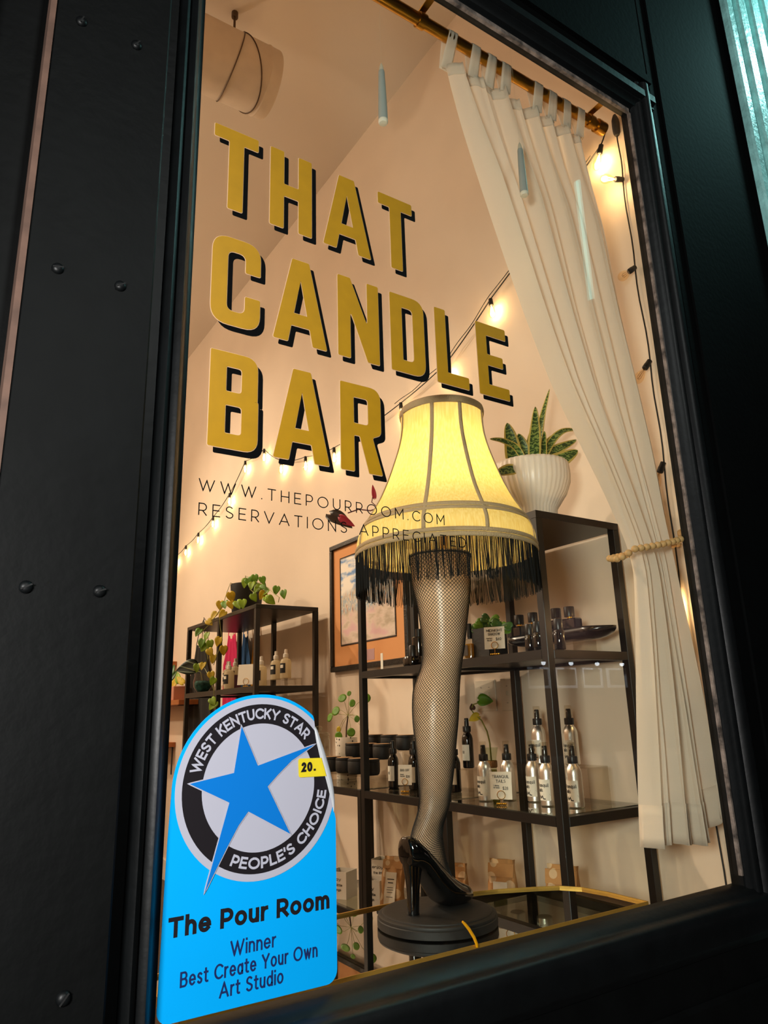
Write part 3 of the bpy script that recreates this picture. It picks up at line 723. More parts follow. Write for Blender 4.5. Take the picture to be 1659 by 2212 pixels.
# ------------------------------------------------------------------ curtain rod, curtain, bead tieback
rodm = mat('brushed_gold', 'B0822E', .3, 1, var=.12, vscale=25)
RY, RZ = .082, 3.006
rod_t = thing('curtain_rod', 'brass curtain rod across the top of the window', 'rod', (1.0, RY, RZ))
G().tube([(.50, RY, RZ), (1.662, RY, RZ)], .0165, 20).out('rod', rodm, rod_t)
G().tube([(1.655, RY, RZ), (1.690, RY, RZ)], [.0215, .0215], 20).out('end_cap', rodm, rod_t)
for x in (.957, 1.625):
    g = G(); g.tube([(x-.011, RY, RZ), (x+.011, RY, RZ)], .0205, 20)
    g.rbox(x-.010, x+.010, .0215, RY+.004, RZ+.024, RZ+.0275, .0008).rbox(x-.010, x+.010, RY-.002, RY+.004, RZ+.016, RZ+.026, .0008).rbox(x-.012, x+.012, .0205, .0235, RZ+.010, RZ+.060, .0008)
    g.out('bracket', rodm, rod_t)
def linen(name):
    m = mat(name, 'F6ECDF', .9, trans=.5, bump=0); nt = m.node_tree
    tc = nt.nodes.new('ShaderNodeTexCoord'); h = None
    for sc in ((900, 900, 40), (40, 40, 900)):
        mp = nt.nodes.new('ShaderNodeMapping'); mp.inputs['Scale'].default_value = sc; n = nt.nodes.new('ShaderNodeTexNoise'); n.inputs['Scale'].default_value = 1
        nt.links.new(tc.outputs['Object'], mp.inputs[0]); nt.links.new(mp.outputs[0], n.inputs['Vector'])
        if h is None: h = n.outputs['Fac']
        else:
            ad = nt.nodes.new('ShaderNodeMath'); ad.operation = 'ADD'; nt.links.new(h, ad.inputs[0]); nt.links.new(n.outputs['Fac'], ad.inputs[1]); h = ad.outputs[0]
    k = nt.nodes.new('ShaderNodeBump'); k.inputs['Strength'].default_value = .12; k.inputs['Distance'].default_value = .002
    nt.links.new(h, k.inputs['Height'])
    for nd in nt.nodes:
        if nd.type in ('BSDF_PRINCIPLED', 'BSDF_TRANSLUCENT'): nt.links.new(k.outputs[0], nd.inputs['Normal'])
    return m
linm = linen('white_linen')
cur_t = thing('curtain', 'white linen tab top curtain tied back with wooden beads at the right of the window', 'curtain', (1.45, RY, 1.7))
# left and right outline of the hanging cloth by height (z -> x), in the plane of the rod
LE = [(3.015, 1.035), (2.993, 1.047), (2.899, 1.06), (2.745, 1.098), (2.565, 1.158), (2.39, 1.22), (2.199, 1.289), (2.0, 1.368), (1.857, 1.448), (1.712, 1.527), (1.603, 1.578), (1.566, 1.59), (1.535, 1.592), (1.405, 1.575), (1.218, 1.551), (1.043, 1.53), (0.862, 1.505)]
RE = [(2.97, 1.596), (2.765, 1.612), (2.561, 1.642), (2.297, 1.664), (2.065, 1.697), (1.869, 1.72), (1.68, 1.736), (1.601, 1.745), (1.472, 1.751), (1.323, 1.768), (1.167, 1.791), (1.039, 1.799), (0.943, 1.806), (.868, 1.810)]
def lerp_tab(tab, z):
    if z >= tab[0][0]: return tab[0][1]
    for (a, xa), (b, xb) in zip(tab, tab[1:]):
        if b <= z <= a:
            q = (a-z)/(a-b); return xa+(xb-xa)*q
    return tab[-1][1]
def smooth_tab(tab, z, w=.05): return sum(lerp_tab(tab, z+d*w) for d in (-1, -.5, 0, .5, 1))/5
ZTOP = 2.935
FW = [.9, 1.25, .8, 1.1, .75, 1.3, .85, 1.05]; FC = [0]
for w_ in FW: FC.append(FC[-1]+w_/sum(FW))
FA = [1.0, .75, 1.1, .6, 1.0, .8, 1.15, .7]
def fold(u):
    u = min(max(u, 0), .9999); i = max(k for k in range(len(FW)) if FC[k] <= u); q = (u-FC[i])/(FC[i+1]-FC[i])
    return FA[i]*(sin(pi*q)**.8), q, i
def curtain(u, v):
    hem = .868+.016*sin(u*7+.8)*u+.13*max(0, u-.70)/.30*(u-.1)
    z = ZTOP+(hem-ZTOP)*v
    l, r = smooth_tab(LE, z), smooth_tab(RE, z)
    tie = math.exp(-((z-1.60)/.20)**2); low = max(0, (1.60-z)/.75); up = max(0, (z-1.6)/1.35)
    h, q, i = fold(u)
    sk = sin(pi*u)*.05*sin(z*2.6+1.0)*(1-tie)
    x = l+(r-l)*min(max(u+sk, 0), 1)
    amp = .052*(1-.25*tie)*(.62+.38*min(1, v*6))
    fine = .004*sin(u*61+z*3.1)*(1-.5*up)+.003*sin(u*97-z*5)
    y = RY+.026-amp*h+fine-.006*low*sin(u*11+z*4)
    x += (r-l)*.020*sin(2*pi*q)*(1-.3*tie)
    if u > .74: y += .020*low*(u-.74)/.26
    return (x, max(y, .040), z)
cl = G().grid(curtain, 220, 150).out('cloth', linm, cur_t, smooth=180)
# hem and top edge seams
def strip(v0, v1, dy):
    def f(u, v):
        x, y, z = curtain(u, v0+(v1-v0)*v); return (x, y+dy, z)
    return f
G().grid(strip(.955, 1.0, -.0012), 220, 5).out('hem', linm, cl, smooth=180, solid=.0006)
G().grid(strip(.0, .018, -.0012), 220, 4).out('heading', linm, cl, smooth=180, solid=.0006)
for k, tx in enumerate((1.045, 1.125, 1.192, 1.245, 1.372, 1.425, 1.482, 1.578)):
    u = (tx-smooth_tab(LE, ZTOP))/(smooth_tab(RE, ZTOP)-smooth_tab(LE, ZTOP)); xc, yc, zc = curtain(u, .006)
    g = G(); n = 26; w = .0165
    pts = []
    for i in range(n+1):
        t = i/n
        if t < .28: q = t/.28; pts.append((yc-.003+(RY-.0185-yc+.003)*q, ZTOP-.012+(RZ-ZTOP+.012)*q))
        elif t < .72: a = pi-(t-.28)/.44*pi; pts.append((RY+.0185*cos(a), RZ+.0185*sin(a)))
        else: q = (t-.72)/.28; pts.append((RY+.0185+(yc+.003-RY-.0185)*q, RZ+(ZTOP-.012-RZ)*q))
    vs = [(xc+sx*w*(1+.12*cos(i/n*2*pi)), y+(.0022*sin(sx*7+k) if i < 9 else 0), z) for i, (y, z) in enumerate(pts) for sx in (-1, -.6, -.2, .2, .6, 1)]
    g.add(vs, [(6*i+j, 6*i+j+1, 6*i+j+7, 6*i+j+6) for i in range(n) for j in range(5)])
    g.out('tab_loop', linm, cur_t, smooth=180, solid=.0012)
beadm = mat('wooden_bead', 'C9A06A', .5, var=.15, vscale=40)
tb = thing('bead_tieback', 'string of round wooden beads gathering the white curtain', 'tieback', (1.64, .08, 1.62))
path = []
for i in range(60):      # front half, around the gathered cloth from the left edge to the wall hook
    t = i/59; path.append(Vector((1.528+t*.33, .022+.018*(1-sin(pi*min(1, t*1.15)))+.085*max(0, t-.62)/.38, 1.578+.100*t-.012*sin(pi*t))))
back = [Vector((1.532+t*.32, .128+.012*sin(pi*t), 1.570+.075*t)) for t in [i/30 for i in range(31)]]
full = back[::-1]+[Vector((1.518, .085, 1.560))]+path
acc = 0; last = full[0]; R_B = .0098; dist = [0]
for a, b in zip(full, full[1:]): dist.append(dist[-1]+(b-a).length)
s_ = R_B; bd_ = G().ball(tuple(tb.location), R_B, 10, .94)
bead_me = None
while s_ < dist[-1]:
    i = max(j for j in range(len(dist)) if dist[j] <= s_); i = min(i, len(full)-2); q = (s_-dist[i])/max(dist[i+1]-dist[i], 1e-6)
    p = full[i].lerp(full[i+1], q)
    if bead_me is None: o = bd_.out('bead', beadm, tb, smooth=80); bead_me = o
    else: o = bead_me.copy(); COL.objects.link(o)
    o.location = p-tb.location; s_ += R_B*2.02
G().tube(full, .0015, 5).out('cord', mat('bead_cord', 'A08A66', .8), tb)

# ------------------------------------------------------------------ string lights
sock = mat('socket_rubber', '15120F', .6); cordm = mat('black_cord', '0F0D0C', .6)
bglass = glass('bulb_glass', 'FFF4E2', 0, .05, .8)
fil = mat('lit_filament', 'FFE0B0', .5, emit='FFD9A0', estr=120); filo = mat('unlit_filament', '8A6A4A', .4, .8)
BP = [(.0062, 0), (.0064, .006), (.010, .016), (.0150, .030), (.0165, .040), (.0150, .050), (.0105, .057), (.004, .0605), (.0004, .061)]
def bulb_at(t, p, d, lit=True, power=.55):
    """socket at p on the cord, bulb pointing along d"""
    d = Vector(d).normalized(); q = d.to_track_quat('Z', 'Y').to_matrix()
    def put(g): return G().add([q @ Vector(v)+p for v in g.v], g.f)
    so = put(G().lathe([(.0005, -.008), (.0085, -.006), (.0090, .010), (.0098, .011), (.0098, .026), (.0080, .028), (.0005, .028)], 14)).out('socket', sock, t)
    b = put(G().lathe([(r, z+.027) for r, z in BP], 18, caps=False)).out('bulb', bglass, t, smooth=80)
    f = G()
    for k in range(4):
        a = k*pi/2; f.tube([(0, 0, .030), (.0045*cos(a), .0045*sin(a), .045), (.006*cos(a), .006*sin(a), .066), (.002*cos(a+.8), .002*sin(a+.8), .072)], .0011 if lit else .0005, 5)
    put(f).out('filament', fil if lit else filo, b)
    if lit:
        L = lamp('string_bulb_light', 'POINT', tuple(p+d*.056), power, (1, .70, .40), .010)
        L.parent = t; L.location = p+d*.056-t.location
def sag(a, b, s, n=14): return [a.lerp(b, i/n)-Vector((0, 0, s*4*(i/n)*(1-i/n))) for i in range(n+1)]
XS = 1.850
NODES = [(.215, 3.125), (.841, 2.842), (1.154, 2.690), (1.522, 2.640), (2.190, 2.632), (2.542, 2.692), (2.888, 2.778), (3.162, 2.946), (3.496, 2.966), (3.788, 2.802), (4.130, 2.706), (4.467, 2.651), (4.777, 2.610), (5.050, 2.575), (5.36, 2.56)]
sl = thing('string_lights', 'warm bulbs on a black cord strung along the upper right wall', 'string lights', (XS, 2.5, 2.7), 'string lights')
pts = [Vector((1.862, .185, 3.20))]
for i, (y, z) in enumerate(NODES):
    a = pts[-1]; b = Vector((XS, y, z)); pts += sag(a, b, .006 if i < 4 else .012)[1:]
G().tube(pts, .0026, 6).out('cord', cordm, sl)
G().tube([p+Vector((-.004, 0, .014+.004*sin(i*.7))) for i, p in enumerate(pts) if 14 < i < 58], .0018, 5).out('cord', cordm, sl)
for i, (y, z) in enumerate(NODES):
    bulb_at(sl, Vector((XS, y, z-.006)), (-.06, -.12 if i else .25, -1 if i else -.75), True, .55 if i else .9)
sj = thing('string_lights', 'bulbs on a black cord hanging down the wall beside the right window edge', 'string lights', (1.86, .15, 2.2), 'string lights')
jn = [(.150, 3.215), (.151, 3.183), (.156, 2.939), (.157, 2.588), (.150, 2.241), (.152, 1.898), (.158, 1.506), (.150, 1.1), (.146, .60)]
pts = [Vector((1.8645, y, z)) for y, z in jn]
fine = []
for a, b in zip(pts, pts[1:]): fine += [a.lerp(b, k/6)+Vector((0, .003*sin(k*1.05), 0)) for k in range(6)]
G().tube(fine+[pts[-1]], .0024, 6).out('cord', cordm, sj)
G().lathe([(.0005, -.045), (.008, -.043), (.013, -.030), (.014, -.005), (.013, .020), (.009, .034), (.005, .044), (.0005, .045)], 10, (1.8605, .151, 3.165)).out('plug', sock, sj)
for y, z, d, lit in ((.156, 2.939, (-.9, .22, -.20), True), (.157, 2.588, (-.75, .1, -.62), False), (.150, 2.241, (-.5, .3, -.8), False), (.152, 1.898, (-.3, .3, -.9), False), (.175, 1.52, (-.2, .2, -.9), True)):
    bulb_at(sj, Vector((1.857, y, z)), d, lit, .9)

# ------------------------------------------------------------------ floating candles hung inside the glass
cwax = mat('candle_plastic', 'AFB6B4', .35, trans=.25); ctip = mat('candle_flame_tip', 'E4DFD0', .3, trans=.5); cbot = mat('candle_base_white', 'EEE8D8', .4, trans=.2)
for k, (u0, v0, u1, v1, lab) in enumerate(((828, 268, 826, 137, 'white taper candle hanging at the upper middle of the window'), (1133, 424, 1124, 308, 'white taper candle hanging in front of the curtain'))):
    p = P(u0, v0, y=.024); q = P(u1, v1, y=.024); L = q.z-p.z
    t = thing('floating_candle', lab, 'candle', tuple(p), 'hanging taper candles')
    G().lathe([(.0112, .010), (.0108, .04), (.0092, L*.55), (.0076, L*.84), (.0066, L*.86), (.0004, L*.862)], 20, tuple(p)).out('candle_body', cwax, t)
    G().lathe([(.0056, L*.86), (.0058, L*.89), (.0040, L*.95), (.0003, L)], 14, tuple(p)).out('flame_tip', ctip, t)
    G().lathe([(.0004, 0), (.0094, .0015), (.0116, .005), (.0116, .010), (.0110, .0115), (.0004, .0116)], 20, tuple(p)).out('base_cap', cbot, t)
    G().tube([(p.x, p.y, p.z+L), (p.x, p.y, 3.06)], .00025, 4).out('hanging_thread', mat('clear_thread', 'C9B79C', .4), t)

# ------------------------------------------------------------------ ventilation duct under the ceiling
ductm = mat('white_duct', 'DCCBB8', .55, var=.06, vscale=14, bump=.05)
DY, DZ, DR = 1.51, 4.160, .158
dt = thing('air_duct', 'round white ventilation duct hung below the ceiling at upper left', 'duct', (.2, DY, DZ))
g = G(); n = 40; prof = [(-2.2, DR), (-.6, DR), (.60, DR), (.614, DR+.004), (.628, DR), (1.07, DR), (1.08, DR+.004), (1.092, DR), (1.128, DR), (1.136, DR-.006)]
vs = [(x, DY+r*cos(2*pi*k/n), DZ+r*sin(2*pi*k/n)) for x, r in prof for k in range(n)]
g.add(vs, [(i*n+k, i*n+(k+1) % n, (i+1)*n+(k+1) % n, (i+1)*n+k) for i in range(len(prof)-1) for k in range(n)]+[tuple(range((len(prof)-1)*n, len(prof)*n))])
g.out('duct_body', ductm, dt, smooth=40)
G().lathe([(.0004, -.003), (DR-.004, -.003), (DR-.004, .003), (.0004, .003)], 40).out('end_cover', ductm, dt)
o = dt.children[-1]; o.rotation_euler = (0, pi/2, 0); o.location = Vector((1.130, DY, DZ))-dt.location
wirem = mat('hanger_wire', '5E4A38', .5, .6)
for x0, lean in ((.93, .03), (1.00, -.06)):
    G().tube([(x0+lean*sin(a), DY+(DR+.003)*cos(a), DZ+(DR+.003)*sin(a)) for a in [2*pi*i/40 for i in range(41)]], .0028, 6, caps=False).out('strap', wirem, dt)
G().tube([(.943, DY, DZ+DR), (.943, DY, ZC)], .006, 8).out('hanger_rod', wirem, dt)
G().tube([(.943, DY, ZC-.03), (.943, DY, ZC)], .016, 10).out('ceiling_anchor', wirem, dt)

# ------------------------------------------------------------------ framed watercolour on the right wall
pf = thing('framed_picture', 'black framed watercolour of a street with an orange mat on the wall behind the rack', 'picture', (XW-.02, 1.9, 1.74))
y0, y1, z0, z1 = 1.535, 2.252, 1.403, 2.072
def frame_rect(g, y0, y1, z0, z1, w, xa, xb):
    for a, b, c, d in ((y0, y1, z0, z0+w), (y0, y1, z1-w, z1), (y0, y0+w, z0+w, z1-w), (y1-w, y1, z0+w, z1-w)): g.rbox(xa, xb, a, b, c, d, .003)
g = G(); frame_rect(g, y0, y1, z0, z1, .026, XW-.028, XW-.002); g.out('frame', mat('black_speckled_frame', '14110F', .3, var=.6, vscale=60, bump=.3, bscale=120), pf, smooth=0)
G().box(XW-.014, XW-.008, y0+.02, y1-.02, z0+.02, z1-.02).out('mat_board', mat('orange_mat', 'D9965C', .8), pf, smooth=0)
ay0, ay1, az0, az1 = 1.645, 2.150, 1.535, 1.985
g = G(); frame_rect(g, ay0-.006, ay1+.006, az0-.006, az1+.006, .008, XW-.0165, XW-.0138); g.out('inner_fillet', mat('dark_fillet', '2A1B14', .5), pf, smooth=0)
def art_mat():
    m = bpy.data.materials.new('watercolour'); m.use_nodes = True; nt = m.node_tree; b = nt.nodes['Principled BSDF']; b.inputs['Roughness'].default_value = .7
    tc = nt.nodes.new('ShaderNodeTexCoord'); sp = nt.nodes.new('ShaderNodeSeparateXYZ'); nt.links.new(tc.outputs['Generated'], sp.inputs[0])
    def noise(scale, stretch=(1, 1, 1), det=4):
        mp = nt.nodes.new('ShaderNodeMapping'); mp.inputs['Scale'].default_value = stretch; n = nt.nodes.new('ShaderNodeTexNoise'); n.inputs['Scale'].default_value = scale; n.inputs['Detail'].default_value = det
        nt.links.new(tc.outputs['Generated'], mp.inputs[0]); nt.links.new(mp.outputs[0], n.inputs['Vector']); return n.outputs['Fac']
    def ramp(f, *st, const=False):
        r = nt.nodes.new('ShaderNodeValToRGB'); nt.links.new(f, r.inputs[0])
        while len(r.color_ramp.elements) < len(st): r.color_ramp.elements.new(.5)
        for e, (p, c) in zip(r.color_ramp.elements, st): e.position = p; e.color = (*lin(c), 1)
        if const: r.color_ramp.interpolation = 'CONSTANT'
        return r.outputs[0]
    def mix(f, a, c):
        x = nt.nodes.new('ShaderNodeMix'); x.data_type = 'RGBA'; nt.links.new(f, x.inputs[0]); nt.links.new(a, x.inputs[6]); nt.links.new(c, x.inputs[7]); return x.outputs[2]
    def step(src, a, c):
        r = nt.nodes.new('ShaderNodeMapRange'); r.inputs[1].default_value = a; r.inputs[2].default_value = c; nt.links.new(src, r.inputs[0]); return r.outputs[0]
    sky = ramp(noise(4, (1, 1, 2.4)), (.42, '6F93C4'), (.50, 'C9CFD6'), (.55, 'F0E6D8'))
    houses = ramp(noise(3.2, (1, 9, 2.0), 6), (.30, '8F7B66'), (.44, 'D9C7AE'), (.50, '7FA0B8'), (.56, 'E4D6C0'), (.62, 'B98A70'), (.70, '5F6E7C'))
    ground = ramp(noise(3, (1, 1.4, 3)), (.35, 'B7A48C'), (.5, 'DCC6B4'), (.65, 'D9B0B0'))
    wob = nt.nodes.new('ShaderNodeMath'); wob.operation = 'MULTIPLY_ADD'; wob.inputs[1].default_value = .16; nt.links.new(noise(3), wob.inputs[0]); nt.links.new(sp.outputs['Z'], wob.inputs[2])
    c = mix(step(wob.outputs[0], .40, .46), ground, houses); diag = nt.nodes.new('ShaderNodeMath'); diag.operation = 'MULTIPLY_ADD'; diag.inputs[1].default_value = .25; nt.links.new(sp.outputs['Y'], diag.inputs[0]); nt.links.new(wob.outputs[0], diag.inputs[2])
    c = mix(step(diag.outputs[0], .86, .92), c, sky); nt.links.new(c, b.inputs['Base Color']); return m
G().box(XW-.0155, XW-.0145, ay0, ay1, az0, az1).out('painting', art_mat(), pf, smooth=0)
g = G().box(XW-.0150, XW-.0138, 1.835, 1.985, 1.440, 1.492); pl = g.out('title_plate', mat('mauve_plate', 'B48C8C', .6), pf, smooth=0)
def wxf(y0, z0, x): return lambda a, b, h: (x-h, y0-a, z0+b)     # lettering on a plane facing -X
# ------------------------------------------------------------------ goods on the shelves
blk = mat('black_plastic', '0E0D0C', .35); blkm = mat('matte_black', '171513', .6, bump=.08, bscale=90); alu = mat('brushed_aluminium', 'E8E3DA', .34, 1, bump=.03, bscale=200)
lab_ = mat('cream_label', 'E9E2D2', .7); ink = mat('label_ink', '1A1614', .6); dkg = mat('dark_bottle', '0A0706', .08, coat=.4, spec=.6)
clear = glass('clear_plastic', 'F4F1EA', .02, .03, .35); acr = glass('clear_acrylic', 'F1EEE8', 0, .02, .35); goldm = mat('polished_gold', 'D9A840', .2, 1)
def cyl_xf(c, r, a0):        # lettering bent round an upright cylinder; a0 is the direction the label faces
    return lambda a, b, h: (c[0]+(r+h)*cos(a0+a/r), c[1]+(r+h)*sin(a0+a/r), c[2]+b)
def label_patch(t, name, c, r, a0, half, z0, z1, m):
    g = G(); n = 14
    vs = []
    for i in range(n+1):
        a = a0-half+2*half*i/n
        for rr in (r, r+.0004):
            for z in (z0, z1): vs.append((c[0]+rr*cos(a), c[1]+rr*sin(a), c[2]+z))
    fs = []
    for i in range(n):
        p, q = 4*i, 4*i+4
        fs += [(p+2, q+2, q+3, p+3), (p, p+1, q+1, q), (p+1, p+3, q+3, q+1), (p, q, q+2, p+2)]
    g.add(vs, fs); return g.out(name, m, t, smooth=50)
FACE = pi+.12                # the goods face out of the rack, a little towards the window
def spray(name, label, group, body, dark=False):
    t = thing(name, label, 'bottle', (0, 0, 0), group); r = .0228 if not dark else .0205; hh = .116 if not dark else .120
    prof = [(.0005, .0), (r-.003, 0), (r, .003), (r, hh-.026), (r*.97, hh-.018), (r*.84, hh-.008), (r*.62, hh-.001), (.0118, hh+.003), (.0115, hh+.008), (.0005, hh+.008)]
    G().lathe(prof, 36).out('body', body, t, smooth=40)
    n = 36; g = G(); g.lathe([(.0005, hh+.004), (.0142, hh+.004), (.0146, hh+.006), (.0146, hh+.021), (.0136, hh+.024), (.0005, hh+.024)], n, wob=lambda k, v: 1+.02*(1 if int(k*36) % 2 else -1)); g.out('collar', blk, t, smooth=20)
    pm = G().lathe([(.0005, hh+.022), (.0088, hh+.022), (.0082, hh+.036), (.0078, hh+.049), (.0068, hh+.052), (.0005, hh+.052)], 20).out('pump', blk, t)
    g = G(); g.tube([(.0068*cos(FACE), .0068*sin(FACE), hh+.044), (.0098*cos(FACE), .0098*sin(FACE), hh+.044)], .0024, 8); g.out('nozzle', mat('grey_plastic', '8A8580', .4), pm)
    if not dark: G().lathe([(.0118, hh+.024), (.0112, hh+.060), (.0100, hh+.0625), (.0005, hh+.063)], 24, caps=False).out('clear_cap', clear, t)
    if dark:
        l = label_patch(t, 'label', (0, 0, 0), r+.0001, FACE, 1.0, .026, .080, lab_)
        g = G(); xf = cyl_xf((0, 0, 0), r+.0006, FACE-.7)
        for z, w in ((.068, .022), (.0635, .016), (.045, .020), (.041, .024), (.037, .018)): ribbon(g, [(.004, z), (.004+w, z)], .0011 if z > .06 else .0007, xf, .0002)
        for k in range(2): ribbon(g, [(.009+.006*k, .051), (.009+.006*k, .058)], .0024, xf, .0002)
        g.out('lettering', ink, l, smooth=0)
    else:
        l = label_patch(t, 'label', (0, 0, 0), r+.0001, FACE, 1.02, .016, .074, lab_)
        g = G(); xf = cyl_xf((0, 0, 0), r+.0006, FACE-.92)
        for s_, z, w, cap in (('Tranquil', .0535, .040, .0098), ('Tails', .0400, .022, .0098)): write(g, s_, cap, .0013, lambda a, b, h, z=z: xf(a, b+z, h), w)
        for z, a, w in ((.069, .003, .026), (.034, .024, .018), (.0315, .024, .020), (.034, .002, .006), (.0185, .006, .034)): ribbon(g, [(a, z), (a+w, z)], .0007, xf, .0002)
        ribbon(g, [(.004, .0205), (.010, .029), (.013, .0225), (.019, .0285), (.022, .0210), (.028, .0205)], .0028, xf, .0002)   # small dark picture of a seated pet
        g.out('lettering', ink, l, smooth=0)
    return t
def at_ratio(u, v, x):       # stand a thing at depth x along the line of sight through (u, v)
    p = P(u, v, x=x); return p
# aluminium sprays
s0 = spray('spray_bottle', None, 'aluminium spray bottles on the glass shelf', alu)
spots = [(1050, 1731, 1.585, ZG, 'silver spray bottle standing in front of the twine wrapped vase'), (1101, 1729, 1.650, ZG, 'silver spray bottle half hidden behind the TRANQUIL TAILS price card'),
         (1156.5, 1732, 1.675, ZG, 'lower silver spray bottle behind left, next to another directly before the rack post'), (1186, 1741, 1.630, ZG, 'frontmost silver spray bottle left of the near rack post'),
         (1246, 1743, 1.655, ZG, 'lower silver spray bottle right of the near rack post')]
rp = P(1167, 1650, x=1.745)
ZR = rp.z
spots += [(1168, 1650, 1.745, ZR, 'silver spray bottle raised on the acrylic riser left of the near post'), (1238, 1652, 1.765, ZR, 'silver spray bottle raised on the acrylic riser right of the near post')]
for i, (u, v, x, z, lb) in enumerate(spots):
    p = P(u, v, x=x); o = s0 if i == 0 else dup(s0); place(o, (x, p.y, z+.0004), 0, lb)
# clear acrylic risers
def riser(x0, x1, y0, y1, z0, z1, lb):
    t = thing('acrylic_riser', lb, 'riser', ((x0+x1)/2, (y0+y1)/2, z0), 'clear acrylic display risers')
    G().box(x0, x1, y0, y1, z1-.004, z1).box(x0, x1, y0, y0+.004, z0, z1-.004).box(x0, x1, y1-.004, y1, z0, z1-.004).out('riser', acr, t, smooth=0); return t
riser(1.715, 1.800, .440, .800, ZG+.0003, ZR, 'clear acrylic riser carrying the two upper silver spray bottles')
# dark sprays
d0 = spray('spray_bottle', None, 'dark spray bottles on the glass shelf', dkg, True)
q = P(1013, 1659, x=1.735)
ds = [(985, 1711, 1.68, ZG, 'dark spray bottle right of the leg lamp ankle, lower one'), (851, 1702, 1.615, ZG, 'dark spray bottle left of the BUG OFF price card'),
      (896, 1706, 1.63, ZG, 'dark spray bottle behind the BUG OFF price card'), (915, 1690, 1.70, ZG, 'dark spray bottle mostly hidden behind the fishnet calf'), (1013, 1659, 1.735, q.z, 'dark spray bottle raised on a clear riser right of the leg')]
for i, (u, v, x, z, lb) in enumerate(ds):
    p = P(u, v, x=x); o = d0 if i == 0 else dup(d0); place(o, (x, p.y, z+.0004), 0, lb)
riser(1.690, 1.775, q.y-.05, q.y+.03, ZG+.0003, q.z, 'clear acrylic riser lifting one dark spray bottle right of the leg')
# price cards
def price_card(p, w, h, z0, lines, lb, ang):
    t = thing('price_card', lb, 'price card', tuple(p), 'price cards in gold holders')
    n = Vector((cos(ang), sin(ang), 0)); s = Vector((sin(ang), -cos(ang), 0))*-1        # s runs left to right for someone facing the card
    s = Vector((-sin(ang), cos(ang), 0))
    o = Vector(p)-s*(w/2)+Vector((0, 0, z0)); tilt = .10
    def xf(a, b, h_): return tuple(o+s*a+Vector((0, 0, 1))*b-n*(b*tilt)+n*h_)
    g = G(); g.add([xf(a, b, d) for d in (0, .0005) for a in (0, w) for b in (0, h)], [(0, 1, 3, 2), (4, 6, 7, 5), (0, 4, 5, 1), (2, 3, 7, 6), (0, 2, 6, 4), (1, 5, 7, 3)])
    c = g.out('card', lab_, t, smooth=0)
    g = G()
    for tx, a, b, cap, wd, wt in lines: write(g, tx, cap, wt, lambda x, y, q, a=a, b=b: xf(a+x, b+y, .0007+q), wd)
    g.out('lettering', ink, c, smooth=0)
    g = G(); c2 = Vector(xf(w*.5, h*.16, .0022)); R = h*.155
    g.tube([c2+s*(R*cos(2*pi*i/24))+Vector((0, 0, R*sin(2*pi*i/24))) for i in range(25)], .0011, 6, caps=False)
    g.tube([c2-Vector((0, 0, R)), Vector((p[0]+n.x*.002, p[1]+n.y*.002, p[2]+.004))], .0009, 6)
    g.out('ring_holder', goldm, t)
    g = G()
    for k in range(5): g.ball((p[0]+n.x*.002+s.x*(k-2)*.006, p[1]+n.y*.002+s.y*(k-2)*.006, p[2]+.0038), .0037, 6)
    g.out('holder_base', goldm, t, smooth=80)
CA = pi+.62
p = P(1094, 1742, z=ZG); price_card((1.545, p.y+.03, ZG+.0003), .066, .078, .016, [('TRANQUIL', .007, .060, .0086, .052, .0011), ('TAILS', .018, .047, .0086, .030, .0011), ('Calming', .010, .037, .004, .017, .0005), ('Pet Spray', .010, .031, .004, .018, .0005), ('$28', .038, .027, .0088, .017, .0010)], 'white TRANQUIL TAILS price card in a gold ring holder', CA)
p = P(878, 1713, z=ZG); price_card((1.545, 1.150, ZG+.0003), .052, .068, .026, [('BUG OFF', .008, .046, .0078, .034, .0011), ('Natural', .008, .034, .004, .013, .0005), ('Bug Spray', .008, .028, .004, .017, .0005), ('$20', .030, .025, .0078, .014, .0010)], 'white BUG OFF price card in a gold ring holder', CA)
p = P(1070, 1413, x=1.506); price_card((1.506, p.y, ZM+.0003), .064, .068, .020, [('MIDNIGHT', .007, .053, .0080, .050, .0011), ('SHADOW', .012, .042, .0080, .038, .0011), ('Parfum', .007, .031, .004, .017, .0005), ('Eau de', .009, .025, .004, .014, .0005), ('$60', .036, .026, .0085, .017, .0010)], 'white MIDNIGHT SHADOW price card before the black planter', CA)
